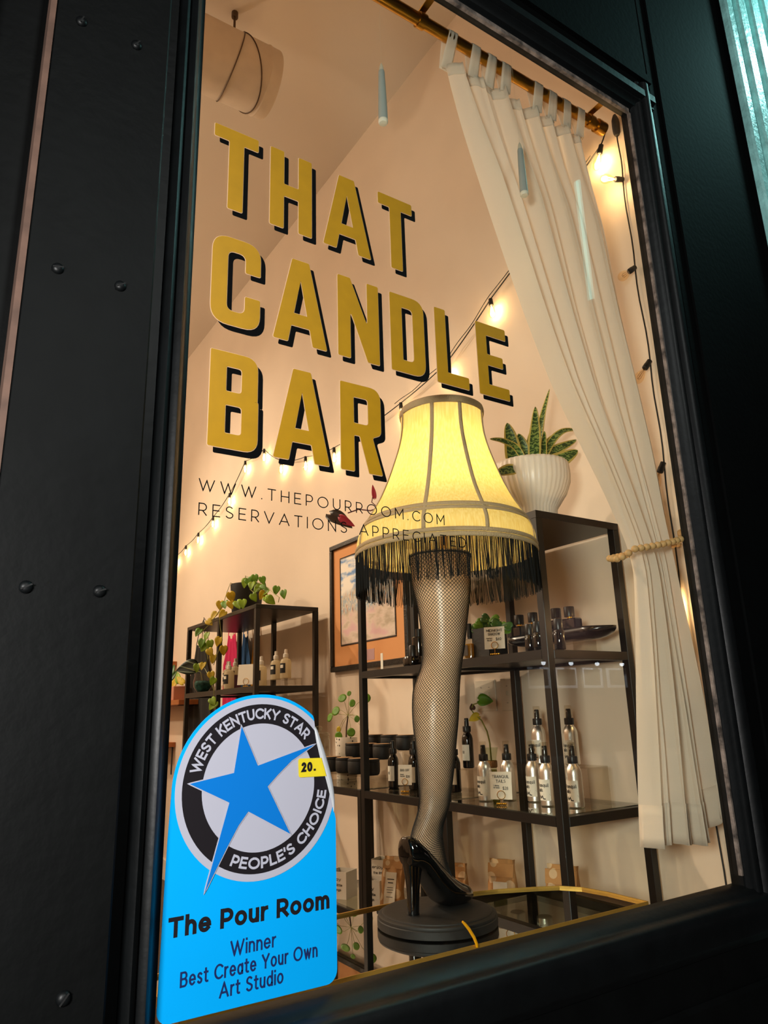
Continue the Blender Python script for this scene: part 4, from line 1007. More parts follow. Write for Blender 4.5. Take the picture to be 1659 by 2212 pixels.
# twine wrapped vase with one cutting
twine = mat('jute_twine', 'B08248', .85, bump=.8, bscale=250); green = mat('leaf_green', '6E9E28', .45, var=.25, vscale=30, trans=.3); yleaf = mat('leaf_yellow', 'DABF2E', .5, var=.2, vscale=30, trans=.3); stemm = mat('plant_stem', '8A8A3A', .5, var=.3, vscale=40)
dgreen = mat('leaf_dark_green', '3A6626', .4, var=.3, vscale=25, trans=.2)
def heart(c, size, facing, up=(0, 0, 1), m=None, parent=None, name='leaf', fold=.25, wide=1.0, rot=0, droop=.2):
    """heart-shaped leaf: c is its centre, facing the outward normal"""
    f = Vector(facing).normalized(); u = Vector(up); u = (u-f*u.dot(f)).normalized(); s = u.cross(f)
    u, s = u*cos(rot)+s*sin(rot), s*cos(rot)-u*sin(rot)
    g = G(); n = 12; vs = []
    for i in range(n+1):
        v = i/n; w = .5*wide*(sin(pi*min(1, v**.62)))**.75*(1-.25*v) if 0 < v < 1 else .0
        if i == 0: w = .12*wide
        yy = .5-v
        for j in (-1, -.55, 0, .55, 1):
            lob = .14*(abs(j)**1.5)*(1-v)**3
            vs.append(Vector(c)+(s*(j*w)+u*(yy+lob)+f*(fold*abs(j)*w-droop*v*v))*size)
    fs = [(5*i+j, 5*i+j+1, 5*i+j+6, 5*i+j+5) for i in range(n) for j in range(4)]
    g.add(vs, fs); return g.out(name, m, parent, smooth=180, solid=.0006)
VX = 1.735
p = P(1069, 1715, z=ZG); VY = P(1062, 1650, x=VX).y
vt = thing('bud_vase', 'slim glass vase wrapped in twine holding one leafy cutting', 'vase', (VX, VY, ZG+.0004))
c_ = (VX, VY, ZG+.0006)
G().lathe([(.0005, 0), (.021, 0), (.0235, .004), (.0225, .03), (.018, .07), (.0165, .085), (.0165, .105), (.019, .122), (.0255, .150)], 28, c_, caps=False).out('glass_body', glass('green_glass', 'E6ECDF', 0, .03, .4), vt, smooth=60)
G().lathe([(.0175, .084), (.0192, .087), (.0192, .104), (.0178, .107)], 28, c_, caps=False).out('twine', twine, vt, solid=.001)
G().lathe([(.0005, .004), (.0205, .004), (.0215, .02), (.017, .068), (.0155, .078), (.0005, .078)], 24, c_).out('water', glass('green_water', 'C9C58A', 0, .04, .5), vt)
g = G(); rnd = random.Random(5)
for k in range(9): a = rnd.uniform(0, 6.28); g.tube([(VX, VY, c_[2]+.075), (VX+.008*cos(a), VY+.008*sin(a), c_[2]+.05), (VX+.013*cos(a+1), VY+.013*sin(a+1), c_[2]+.010+rnd.random()*.02)], .0008, 5)
g.out('roots', mat('plant_roots', '8F8A50', .7), vt)
cut = thing('plant_cutting', 'single stem cutting with one green and one yellow leaf standing in the vase', 'plant', (VX, VY, ZG+.08))
stp = [Vector((VX, VY, ZG+.085))]+[P(u, v, x=VX) for u, v in ((1058, 1605), (1052, 1580), (1040, 1556), (1026, 1545), (1018, 1533), (1022, 1522), (1034, 1518), (1044, 1512))]
G().tube(stp, [.0030, .0028, .0027, .0026, .0026, .0025, .0023, .002, .0015], 8).out('stem', stemm, cut)
heart(P(1050, 1513, x=VX-.004), .050, (-.7, -.6, .35), m=green, parent=cut, rot=-1.5, wide=1.0, droop=.1)
heart(P(1023, 1551, x=VX-.012), .040, (-.6, -.6, .4), m=yleaf, parent=cut, rot=1.2, wide=.9)
heart(P(1020, 1526, x=VX), .024, (-.6, -.7, .2), m=mat('dried_leaf', '4A2A18', .8), parent=cut, rot=3.0)
# black matte candle jars in three stepped rows
lidm = mat('tan_lid_sheen', 'B88E62', .5, var=.15, vscale=40)  # tan paints the light reflected off the black jar lids
def jar():
    t = thing('candle_jar', None, 'candle jar', (0, 0, 0), 'black candle jars stacked left of the leg lamp')
    G().lathe([(.0005, 0), (.030, 0), (.036, .004), (.0385, .014), (.0385, .046), (.0365, .050), (.0005, .050)], 32).out('jar_body', blkm, t)
    l = G().lathe([(.0005, .050), (.0378, .050), (.0382, .052), (.0382, .058), (.0372, .060), (.0005, .060)], 32).out('lid', blkm, t)
    G().lathe([(.0005, .0600), (.0335, .0600), (.0335, .0608), (.0005, .0608)], 32).out('lid_top', lidm, l)
    return t
j0 = jar()
rows = [(1.575, [(718, 1668), (745, 1670), (772, 1672), (800, 1672)], 'bottom'), (1.675, [(765, 1634), (797, 1634), (826, 1647)], 'middle'), (1.775, [(810, 1614), (842, 1617), (876, 1626)], 'top')]
k = 0; words = ['first from the left', 'second from the left', 'third from the left', 'at its right end']
rowz = []
for x, pl, rw in rows:
    zz = [P(u, v, x=x).z for u, v in pl]; z = sum(zz)/len(zz); rowz.append(z); ys = []
    for i, (u, v) in enumerate(pl):
        y = P(u, v, x=x).y
        if ys and abs(ys[-1]-y) < .079: y = ys[-1]-.079
        ys.append(y); o = j0 if k == 0 else dup(j0); k += 1
        place(o, (x, y, z+.0004), 0, 'matte black candle jar in the %s row, %s' % (rw, words[i] if i < len(pl)-1 else words[3]))
    riser(x-.044, x+.044, max(.40, min(ys)-.045), max(ys)+.045, ZG+.0003, z, 'clear acrylic riser under the %s row of black candle jars' % rw)
# round leaved plant in a speckled pot, glass canister
tz = mat('terrazzo', 'E4DACC', .6); nt = tz.node_tree
vz = nt.nodes.new('ShaderNodeTexVoronoi'); vz.inputs['Scale'].default_value = 60; tcz = nt.nodes.new('ShaderNodeTexCoord'); rz_ = nt.nodes.new('ShaderNodeValToRGB'); rz_.color_ramp.interpolation = 'CONSTANT'
rz_.color_ramp.elements[0].color = (*lin('3A342E'), 1); rz_.color_ramp.elements[1].position = .24; rz_.color_ramp.elements[1].color = (*lin('E4DACC'), 1)
nt.links.new(tcz.outputs['Object'], vz.inputs['Vector']); nt.links.new(vz.outputs['Distance'], rz_.inputs[0]); nt.links.new(rz_.outputs[0], nt.nodes['Principled BSDF'].inputs['Base Color'])
PX_ = 1.70; py_ = P(748, 1610, x=PX_).y
pt = thing('potted_plant', 'round leaved plant in a speckled white pot left of the leg lamp', 'plant', (PX_, py_, ZG))
zr = P(748, 1592, x=PX_).z
hz = zr-ZG
G().lathe([(.0005, .0004), (.044, .0004), (.046, .006), (.050, hz-.002), (.049, hz), (.045, hz), (.044, hz-.015), (.0005, hz-.016)], 36, (PX_, py_, ZG)).out('pot', tz, pt)
base_ = Vector((PX_, py_, zr-.012)); crown = P(751, 1562, x=PX_)
crown = P(752, 1545, x=PX_)
G().tube([base_, base_.lerp(crown, .5)+Vector((0, .006, 0)), crown], [.004, .0035, .003], 8).out('stem', mat('brown_stem', '4A3322', .7), pt)
for u, v, s_, m in ((739.5, 1508, .042, green), (725.5, 1536, .044, green), (712.5, 1550, .042, green), (754, 1498, .026, green), (761, 1519, .036, green), (790, 1508, .044, green), (731.5, 1590, .040, green), (758.5, 1582, .038, green), (771, 1553, .03, green), (786, 1556, .034, yleaf), (787, 1580, .040, yleaf), (731.5, 1576, .030, yleaf)):
    c = P(u, v, x=PX_-.02); d = (c-crown)
    G().tube([crown, crown.lerp(c, .55)+Vector((0, 0, .012)), c+Vector((.003, .003, 0))], .0009, 5).out('leaf_stalk', stemm, pt)
    g = G(); f = (Vector((-.72, -.62, .28))+d*4).normalized(); a = f.cross(Vector((0, 0, 1))).normalized(); b = a.cross(f)
    n = 20; vs = [c+f*-.003]+[c+(a*cos(2*pi*i/n)*(.8 if s_ < .037 else 1)+b*sin(2*pi*i/n))*s_/2*.62+f*.001 for i in range(n)]+[c+(a*cos(2*pi*i/n)*(.8 if s_ < .037 else 1)+b*sin(2*pi*i/n))*s_/2 for i in range(n)]
    g.add(vs, [(0, 1+i, 1+(i+1) % n) for i in range(n)]+[(1+i, 1+(i+1) % n, 1+n+(i+1) % n, 1+n+i) for i in range(n)])
    g.out('leaf', m, pt, smooth=180, solid=.0006)
cang = glass('canister_glass', 'EEF0EA', .02, .07, .9)
ct = thing('glass_canister', 'lidded glass canister holding pale cubes behind the sticker edge', 'canister', (1.55, 1.815, ZG))
cc = (1.55, 1.815, ZG+.0004)
zt_ = P(698, 1590, x=1.55).z-ZG
G().lathe([(.0005, 0), (.045, 0), (.048, .004), (.048, zt_-.02), (.043, zt_-.008), (.045, zt_)], 32, cc, caps=False).out('glass_body', cang, ct, smooth=50)
G().lathe([(.0005, zt_+.002), (.047, zt_+.002), (.047, zt_+.008), (.040, zt_+.014), (.010, zt_+.018), (.006, zt_+.022), (.014, zt_+.030), (.014, zt_+.038), (.0005, zt_+.044)], 32, cc).out('glass_lid', cang, ct, smooth=50)
cube = mat('pale_wax', 'E8D9C2', .6); rnd = random.Random(9)
for k in range(9):
    g = G().rbox(-.012, .012, -.012, .012, -.010, .010, .003); a = rnd.uniform(0, 3); x, y = rnd.uniform(-.024, .024), rnd.uniform(-.024, .024); z = .012+.021*(k//3)
    o = G().add([(cc[0]+x+v[0]*cos(a)-v[1]*sin(a), cc[1]+y+v[0]*sin(a)+v[1]*cos(a), cc[2]+z+v[2]) for v in g.v], g.f).out('wax_cube', cube, smooth=30)
    tag(o, 'pale wax cubes heaped in the glass canister', 'wax cube', 'wax cubes in the canister')
# ---- middle panel shelf of the near racks
def on_mid(u, v, x): p = P(u, v, x=x); return Vector((x, p.y, ZM+.0004))
c = on_mid(1058, 1390, 1.575)
pp = thing('potted_plant', 'small dark leaved plant in a square black planter behind a price card', 'plant', tuple(c))
zt2 = P(1058, 1358, x=1.575).z
G().prism([(c.x-.040, c.y-.040), (c.x+.040, c.y-.040), (c.x+.040, c.y+.040), (c.x-.040, c.y+.040)], ZM+.0004, zt2).out('pot', blkm, pp, smooth=0)
rnd = random.Random(4)
for u, v in ((1030, 1357), (1040, 1346), (1051, 1337), (1058, 1345), (1066, 1338), (1074, 1347), (1082, 1354), (1090, 1362), (1048, 1352), (1064, 1354), (1094, 1352), (1036, 1352)):
    q = P(u, v, x=1.555+rnd.uniform(-.02, .03)); heart(q, .032, (-.7+rnd.uniform(-.3, .3), -.6, .3+rnd.uniform(-.2, .3)), m=dgreen if rnd.random() < .6 else green, parent=pp, rot=rnd.uniform(-2, 2), wide=1.1)
    G().tube([Vector((c.x, c.y, zt2-.004)), Vector((c.x, c.y, zt2)).lerp(q, .6), q], .0012, 5).out('leaf_stalk', stemm, pp)
c = on_mid(1016, 1400, 1.535)
pf_ = thing('perfume_bottle', 'square clear bottle of golden perfume with a tall black cap', 'bottle', tuple(c))
G().rbox(c.x-.016, c.x+.016, c.y-.021, c.y+.021, c.z, c.z+.066, .004).out('glass_body', clear, pf_, smooth=0)
G().rbox(c.x-.0125, c.x+.0125, c.y-.0175, c.y+.0175, c.z+.005, c.z+.050, .003).out('perfume', mat('golden_perfume', 'C99A34', .1, trans=.6), pf_, smooth=0)
G().lathe([(.0005, .066), (.0075, .066), (.0075, .072), (.0085, .073), (.0080, .115), (.0005, .117)], 20, tuple(c)).out('cap', blk, pf_)
G().box(c.x-.0168, c.x-.0162, c.y-.006, c.y+.020, c.z+.012, c.z+.046).out('label', mat('dark_label', '3A3028', .6), pf_, smooth=0)
c = on_mid(892, 1425, 1.53)
df = thing('perfume_bottle', 'squat black bottle with a tall cap left of the fishnet knee', 'bottle', tuple(c))
G().lathe([(.0005, 0), (.034, 0), (.036, .004), (.036, .030), (.033, .034), (.0005, .034)], 28, tuple(c)).out('body', dkg, df); G().lathe([(.0005, .034), (.014, .034), (.014, .070), (.012, .074), (.0005, .074)], 20, tuple(c)).out('cap', blk, df)
c = on_mid(905, 1392, 1.70)
df = thing('perfume_bottle', 'small black bottle peeking out behind the fishnet thigh', 'bottle', tuple(c))
zz = P(905, 1378, x=1.70).z-c.z
G().lathe([(.0005, 0), (.026, 0), (.027, .003), (.027, zz), (.024, zz+.003), (.0005, zz+.003)], 28, tuple(c)).out('body', dkg, df); G().lathe([(.0005, zz+.003), (.012, zz+.003), (.012, zz+.035), (.0005, zz+.037)], 20, tuple(c)).out('cap', blk, df)
c = on_mid(825, 1430, 1.52); 
tag(G().rbox(c.x-.0008, c.x+.0004, c.y-.008, c.y+.008, c.z, c.z+.062, .0002).out('scent_strip', lab_, smooth=0), 'narrow cream paper strip standing on the shelf before the framed picture', 'paper strip')
# boat-shaped black tray on a riser, black perfumes on and before it
TX = 1.735
a = P(1100, 1384, x=TX); b = P(1330, 1363, x=TX); ztr = ZM+.052
riser(TX-.05, TX+.05, .420, .560, ZM+.0003, ztr-.012, 'clear acrylic riser under the black boat shaped tray')
tr = thing('tray', 'long black tray with upswept pointed ends holding perfume bottles', 'tray', (TX, .58, ztr-.0115))
y0, y1 = b.y, a.y
if y1-y0 > .5: y1 = y0+.5
g = G()
def tray(u, v):
    y = y0+(y1-y0)*u; e = abs(2*u-1); q = max(0, (e-.62)/.38); w = .055*(1-.95*q**2.4)
    an = pi*v; zt = .034-.003*q; zb = .030*q**1.6
    return (TX-w*cos(an), y, ztr-.0115+zb+(zt-zb)*(1-sin(an)**.35))
g.grid(tray, 60, 15); g.out('tray', mat('black_lacquer', '0B0A0A', .22, coat=.3), tr, smooth=60, solid=.003)
riser(TX-.05, TX+.05, .720, y1-.02, ZM+.0003, ztr-.012, 'clear acrylic riser under the left end of the black tray') if y1 > .78 else None
pb = mat('dark_perfume_glass', '17121C', .08, coat=.5)
def perfume(kind):
    t = thing('perfume_bottle', None, 'bottle', (0, 0, 0), 'black perfume bottles by the tray')
    if kind == 'wide': G().rbox(-.018, .018, -.036, .036, 0, .046, .004).out('body', pb, t, smooth=0); h = .046
    else: G().rbox(-.016, .016, -.019, .019, 0, .048, .004).out('body', pb, t, smooth=0); h = .048
    G().lathe([(.0005, h), (.008, h), (.008, h+.006), (.0005, h+.006)], 18).out('neck', goldm, t)
    G().lathe([(.0005, h+.006), (.0160, h+.006), (.0165, h+.008), (.0165, h+.036), (.0155, h+.038), (.0005, h+.038)], 28).out('cap', blk, t)
    return t
pn = perfume('narrow'); pw = perfume('wide')
for i, (o, u, x, lb) in enumerate(((pn, 1122, TX, 'black capped perfume bottle at the left end of the tray'), (None, 1152, TX, 'black capped perfume bottle second from left on the tray'), (None, 1203, TX, 'black capped perfume bottle just right of the near rack post on the tray'), (pw, 1232, TX, 'wide dark purple perfume bottle at the right of the tray'))):
    o = o or dup(pn); yy = P(u, 1350, x=x).y; place(o, (x, yy, ztr+.012), 0, lb)
def vial():
    t = thing('perfume_bottle', None, 'bottle', (0, 0, 0), 'tall black vials before the tray')
    G().lathe([(.0005, 0), (.0145, 0), (.016, .002), (.016, .052), (.013, .056), (.0005, .056)], 24).out('body', dkg, t); G().lathe([(.0005, .056), (.0125, .056), (.0130, .058), (.0130, .086), (.0120, .088), (.0005, .088)], 24).out('cap', blk, t); return t
v0_ = vial()
for i, (u, x, lb) in enumerate(((1146, 1.575, 'black vial before the tray, left of a pair'), (1164, 1.55, 'black vial before the tray, right of a pair touching the rack post'), (1210, 1.56, 'black vial before the tray right of the near rack post'))):
    o = v0_ if i == 0 else dup(v0_); place(o, (x, P(u, 1395, x=x).y, ZM+.0004), 0, lb)
# ---- lower glass shelf: white boxed candles, spotted paper bags
wbx = mat('white_carton', 'E4DCCF', .65); kraft = mat('kraft_paper', 'C2905A', .8, bump=.25, bscale=40); nt = kraft.node_tree
vz = nt.nodes.new('ShaderNodeTexVoronoi'); vz.inputs['Scale'].default_value = 22; tcz = nt.nodes.new('ShaderNodeTexCoord'); rz_ = nt.nodes.new('ShaderNodeValToRGB'); rz_.color_ramp.interpolation = 'CONSTANT'
rz_.color_ramp.elements[0].color = (*lin('DDBE96'), 1); rz_.color_ramp.elements[1].position = .36; rz_.color_ramp.elements[1].color = (*lin('C2905A'), 1)
nt.links.new(tcz.outputs['Object'], vz.inputs['Vector']); nt.links.new(vz.outputs['Distance'], rz_.inputs[0]); nt.links.new(rz_.outputs[0], nt.nodes['Principled BSDF'].inputs['Base Color'])
def carton(lb):
    t = thing('boxed_candle', lb, 'box', (0, 0, 0), 'white boxed candles on the lower shelf'); w = .042; h = .098
    g = G(); g.box(-w, w, -w, -w+.002, 0, h).box(-w, w, w-.002, w, 0, h).box(-w, -w+.002, -w+.002, w-.002, 0, h).box(w-.002, w, -w+.002, w-.002, 0, h).box(-w+.002, w-.002, -w+.002, w-.002, 0, .003)
    g.out('carton', wbx, t, smooth=0)
    G().lathe([(.0005, .003), (.036, .003), (.036, .080), (.033, .080), (.033, .070), (.0005, .070)], 28).out('candle_glass', blkm, t)
    G().tube([(0, 0, .069), (.001, 0, .086)], .0012, 5).out('wick', lab_, t)
    g = G(); xf = lambda a, b, h_: (-w-h_-.0001, .034-a, b)
    write(g, 'enjoy', .011, .0016, lambda a, b, q: xf(a, b+.066, q), .052); write(g, 'the little', .009, .0014, lambda a, b, q: xf(a+.006, b+.046, q), .052); write(g, 'things', .009, .0014, lambda a, b, q: xf(a+.016, b+.029, q), .036)
    g.out('lettering', ink, t, smooth=0)
    return t
c0_ = carton('white boxed candle at the front of the lower shelf, left of the rack post')
for i, (x, y, z, rz, lb) in enumerate(((1.570, 1.655, 0, .50, c0_['label']), (1.735, 1.600, .030, .50, 'white boxed candle raised behind the front one'), (1.590, 1.440, 0, .50, 'white boxed candle half hidden behind the leaning paper bag'))):
    o = c0_ if i == 0 else dup(c0_); place(o, (x, y, ZL+.0004+z), rz, lb)
tag(G().rbox(1.690, 1.780, 1.556, 1.644, ZL+.0003, ZL+.030, .001).out('display_block', wbx, smooth=0), 'low white block under the rear boxed candle', 'block')
def bag(x, y, w, d, h, rz, lean, lb, z=ZL, labsize=(.5, .62)):
    t = thing('paper_bag', lb, 'bag', (0, 0, 0), 'spotted brown paper bags on the lower shelf')
    def f(u, v):
        a = 2*pi*u; k = .55; cx_ = abs(cos(a))**k*(1 if cos(a) > 0 else -1); sy = abs(sin(a))**k*(1 if sin(a) > 0 else -1)
        pin = 1-v**2.2*.93; cr = .004*sin(7*a+9*v)*v
        return (d/2*cx_*pin+lean*v*v+cr, w/2*sy*(1-.08*v)+.003*sin(13*v+3*a), .0005+h*v)
    g = G().grid(f, 40, 22, True); g.add([f(i/40, 0) for i in range(40)], [tuple(range(40))]); g.out('bag', kraft, t, smooth=60)
    vs = []
    fx = f(.5, .96)[0]
    G().add([(fx-.003, s*w*.46, h*.955) for s in (-1, 1)]+[(fx-.012, s*w*.45, h*.80) for s in (-1, 1)]+[(fx-.006, s*w*.46, h*.955) for s in (-1, 1)]+[(fx-.015, s*w*.45, h*.80) for s in (-1, 1)], [(0, 1, 3, 2), (4, 6, 7, 5), (0, 4, 5, 1), (2, 3, 7, 6), (0, 2, 6, 4), (1, 5, 7, 3)]).out('folded_top', kraft, t, smooth=0)
    def lf(a, b, q):     # lies on the front face
        v = .12+b; p = f(.5, min(v, .95)); return (p[0]-.0035-q-.004*max(0, v-.6), a*w, p[2])
    g = G(); n = 8; l0, l1 = labsize
    g.grid(lambda u, v: lf((.5-u)*l0, v*l1, .0006), 4, n); lp = g.out('label', lab_, t, smooth=0, solid=.0005)
    g = G()
    for b, wd in ((.50, .30), (.44, .22), (.36, .26), (.32, .30), (.28, .24), (.20, .28)):
        if b < l1: ribbon(g, [(-wd/2, b), (wd/2, b)], .016 if b > .4 else .008, lambda a, b_, q: lf(-a, b_, .0012), 0)
    g.out('lettering', ink, lp, smooth=0)
    return place(t, (x, y, z+.0004), rz)
bag(1.585, 1.315, .088, .055, .185, .55, .03, 'leaning spotted paper bag left of the high heel')
bag(1.640, 1.010, .085, .055, .200, .50, .02, 'folded paper bag just right of the shoe')
bag(1.665, .800, .095, .060, .238, .45, .015, 'upright spotted paper bag with a tall label between shoe and rack posts')
bag(1.690, .565, .110, .060, .250, .35, .02, 'slouched spotted paper bag beside the near rack post', labsize=(.34, .25))
# ---- switch plates on the wall
swm = mat('switch_plate', 'DCCDB8', .4)
for (y, z, w, k, lb) in ((1.058, 1.245, .116, 2, 'double light switch plate on the wall behind the rack'), (.935, 1.245, .072, 1, 'single light switch plate next to the double one')):
    t = thing('switch_plate', lb, 'light switch', (XW, y, z), 'light switches on the wall')
    G().rbox(XW-.006, XW-.0002, y-w/2, y+w/2, z-.058, z+.058, .002).out('plate', swm, t, smooth=0)
    for i in range(k):
        yy = y+(i-(k-1)/2)*.046
        G().box(XW-.016, XW-.006, yy-.005, yy+.005, z-.002, z+.012).out('toggle', swm, t, smooth=0)
        for dz in (-.03, .03): G().lathe([(.0004, -.001), (.003, -.001), (.003, .001), (.0004, .001)], 10, (XW-.0065, yy, z+dz)).out('screw', mat('steel_screw', '8A8278', .4, .8), t)
# ---- ribbed planter with snake plant on the near rack
PXc, PYc = 1.605, .463
zrim = P(1157, 1012, y=PYc).z
rib = mat('white_ceramic', 'EFE6DA', .35)
st_ = thing('snake_plant', 'snake plant with yellow edged leaves in a white ribbed bowl planter', 'plant', (PXc, PYc, ZT+.0004))
hp = zrim-ZT
G().lathe([(.0005, 0), (.074, 0), (.076, hp-.150), (.088, hp-.132), (.110, hp-.100), (.1230, hp-.066), (.1255, hp-.040), (.1240, hp-.010), (.1220, hp), (.1175, hp), (.1165, hp-.02), (.0005, hp-.022)], 144, (PXc, PYc, ZT+.0004), wob=lambda k, v: 1+(.014*sin(2*pi*k*44) if .1 < v < .85 else 0)).out('pot', rib, st_, smooth=80)
G().lathe([(.0005, hp-.021), (.115, hp-.019), (.115, hp-.016), (.0005, hp-.012)], 30, (PXc, PYc, ZT)).out('soil', mat('potting_soil', '20160F', .95, bump=.8, bscale=90), st_)
sg = mat('snake_leaf', '3E6428', .4, trans=.15); nt = sg.node_tree
wv = nt.nodes.new('ShaderNodeTexWave'); wv.bands_direction = 'Z'; wv.inputs['Scale'].default_value = 22; wv.inputs['Distortion'].default_value = 9; wv.inputs['Detail Scale'].default_value = 3; tcz = nt.nodes.new('ShaderNodeTexCoord'); rz_ = nt.nodes.new('ShaderNodeValToRGB')
rz_.color_ramp.elements[0].color = (*lin('2F5220'), 1); rz_.color_ramp.elements[1].color = (*lin('8DA858'), 1); rz_.color_ramp.elements[0].position = .35; rz_.color_ramp.elements[1].position = .9
nt.links.new(tcz.outputs['Object'], wv.inputs['Vector']); nt.links.new(wv.outputs['Fac'], rz_.inputs[0])
for nd in nt.nodes:
    if nd.type == 'BSDF_PRINCIPLED': nt.links.new(rz_.outputs[0], nd.inputs['Base Color'])
    if nd.type == 'BSDF_TRANSLUCENT': nt.links.new(rz_.outputs[0], nd.inputs['Color'])
sy_ = mat('snake_leaf_edge', 'D9C66A', .45, trans=.2)
def blade(pxs, w, dy, twist=.0, wmax=.45):
    """sword leaf through points (seen in the photograph) at depth PYc+dy; w in metres"""
    base = Vector((PXc+(P(*pxs[0], y=PYc).x-PXc)*.55, PYc+dy*.6, ZT+hp-.02)); C = [base]+[P(u, v, y=PYc+dy) for u, v in pxs]
    n = 26; cr = []
    for i in range(n+1):
        t = i/n*(len(C)-1); k = min(int(t), len(C)-2); q = t-k; p0, p1, p2, p3 = C[max(k-1, 0)], C[k], C[k+1], C[min(k+2, len(C)-1)]
        cr.append(p1+(p2-p0)*(.5*q)+(p0*2-p1*5+p2*4-p3)*(.5*q*q)+((p1-p2)*3+p3-p0)*(.5*q**3))
    vs = []; mi = []; fs = []
    for i, p in enumerate(cr):
        v = i/n; T = (cr[min(i+1, n)]-cr[max(i-1, 0)]).normalized(); s = T.cross(Vector((-.6, -.8, 0))).normalized(); nn = s.cross(T)
        an = twist*v; s2 = s*cos(an)+nn*sin(an); n2 = nn*cos(an)-s*sin(an)
        ww = w*1.3*(.62+.38*min(1, v/wmax))*(1 if v < wmax else max(0, 1-((v-wmax)/(1-wmax))**2.2)**.8)/2+.0004
        for j in (-1, -.72, -.36, 0, .36, .72, 1): vs.append(p+s2*(ww*j)-n2*(.22*ww*(1-j*j)))
    for i in range(n):
        for j in range(6): fs.append((7*i+j, 7*i+j+1, 7*i+j+8, 7*i+j+7)); mi.append(1 if j in (0, 5) else 0)
    g = G().add(vs, fs); g.out('leaf', (sg, sy_), st_, smooth=180, solid=.0012, mi=mi)
s_ = .1356; SN = lambda *q: [(1050+x*s_, 820+y*s_) for x, y in q]
blade(SN((470, 1330), (410, 1000), (335, 690)), .040, -.03)
blade(SN((650, 1330), (600, 1100), (515, 860)), .036, -.02)
blade(SN((780, 1330), (770, 1050), (780, 760), (785, 430)), .032, -.045, .5)
blade(SN((850, 1330), (840, 950), (900, 560), (1010, 150)), .022, .01, 1.0)
blade(SN((905, 1330), (915, 1060), (930, 820)), .018, -.03, .3)
blade(SN((640, 1330), (480, 1080), (260, 970), (60, 945)), .016, -.06)
blade(SN((930, 1230), (1060, 960), (1240, 810), (1480, 800)), .020, -.01, .3)
blade(SN((930, 1250), (1080, 1130), (1270, 1040), (1440, 960)), .026, .0)
blade(SN((1080, 1330), (1250, 1240), (1460, 1125)), .042, -.03)
blade(SN((450, 1420), (300, 1450), (150, 1510)), .028, -.05)
blade(SN((690, 1150), (690, 980), (745, 740)), .015, .04)
blade(SN((900, 1250), (960, 1050), (1075, 880)), .024, .03)
# dark leaved plant, its pot behind the lamp shade on the middle rack
RX_, RY_ = 1.68, 1.20
rl = thing('potted_plant', 'plant with dark red and pink leaves reaching out left of the lamp shade', 'plant', (RX_, RY_, ZT+.0004))
G().lathe([(.0005, 0), (.045, 0), (.055, .085), (.052, .087), (.050, .075), (.0005, .074)], 28, (RX_, RY_, ZT+.0004)).out('pot', mat('clay_pot', '9A5A3A', .8), rl)
redst = mat('red_stem', '5A1418', .45); dred = mat('dark_red_leaf', '20140F', .4, var=.4, vscale=20); pink = mat('pink_leaf', 'C23A4E', .45, trans=.3)
p0 = Vector((RX_, RY_, ZT+.08)); q1 = P(818, 1098, x=1.62); q2 = P(800, 1103, x=1.60); q3 = P(775, 1100, x=1.585); q4 = P(752, 1108, x=1.57)
G().tube([p0, p0.lerp(q1, .6)+Vector((0, 0, .03)), q1, q2, q3, q4], .0032, 8).out('stem', redst, rl)
G().tube([q1, P(803, 1085, x=1.61), P(806, 1068, x=1.61)], .0022, 8).out('stem', redst, rl)
heart(P(737, 1124, x=1.56), .135, (-.55, -.65, .5), m=dred, parent=rl, rot=-.9, wide=.62, droop=.1)
heart(P(751, 1127, x=1.565), .085, (-.8, -.4, -.3), m=pink, parent=rl, rot=-.9, wide=.5, droop=.0)
heart(P(807, 1061, x=1.61), .065, (-.6, -.7, .1), m=pink, parent=rl, rot=3.0, wide=.34, droop=.0)
heart(P(818, 1092, x=1.61), .034, (-.6, -.7, .1), m=dred, parent=rl, rot=2.6, wide=.5)
heart(P(803, 1122, x=1.60), .040, (-.6, -.7, .1), m=dred, parent=rl, rot=.2, wide=.5)
# ---- far racks: trailing plant, clear sprays, card, moss glass
ppx, ppy = 1.600, 2.800
po = thing('trailing_plant', 'trailing heart leaved vine in a black pot on the far rack', 'plant', (ppx, ppy, ZT+.0004))
zt3 = P(533, 1264, x=ppx).z-ZT
G().lathe([(.0005, 0), (.075, 0), (.082, .01), (.095, zt3), (.090, zt3), (.086, zt3-.02), (.0005, zt3-.022)], 40, (ppx, ppy, ZT+.0004)).out('pot', blkm, po)
C5 = lambda x, y: (360+x*.24111, 1200+y*.24111)
lg = mat('leaf_lime', '98BA32', .45, var=.25, vscale=30, trans=.3)
top = [(740, 240), (790, 215), (860, 225), (870, 280), (980, 315), (1048, 350), (880, 330), (785, 380), (855, 360), (905, 395), (700, 250), (760, 270), (810, 300), (935, 405)]
vin = [(580, 375), (480, 450), (575, 445), (640, 440), (680, 435), (495, 525), (420, 540), (385, 600), (280, 690), (355, 725), (390, 800), (460, 775), (510, 855), (330, 830), (390, 870), (415, 930), (270, 1010), (320, 990), (400, 1080), (410, 1130), (520, 440), (310, 790), (415, 1310), (410, 1345)]
yel = {(580, 375), (480, 450), (575, 445), (495, 525), (420, 540), (385, 600), (460, 775), (510, 855), (390, 870), (415, 930), (320, 990), (855, 360), (400, 1080)}
rnd = random.Random(12); crown = Vector((ppx, ppy, ZT+zt3-.01))
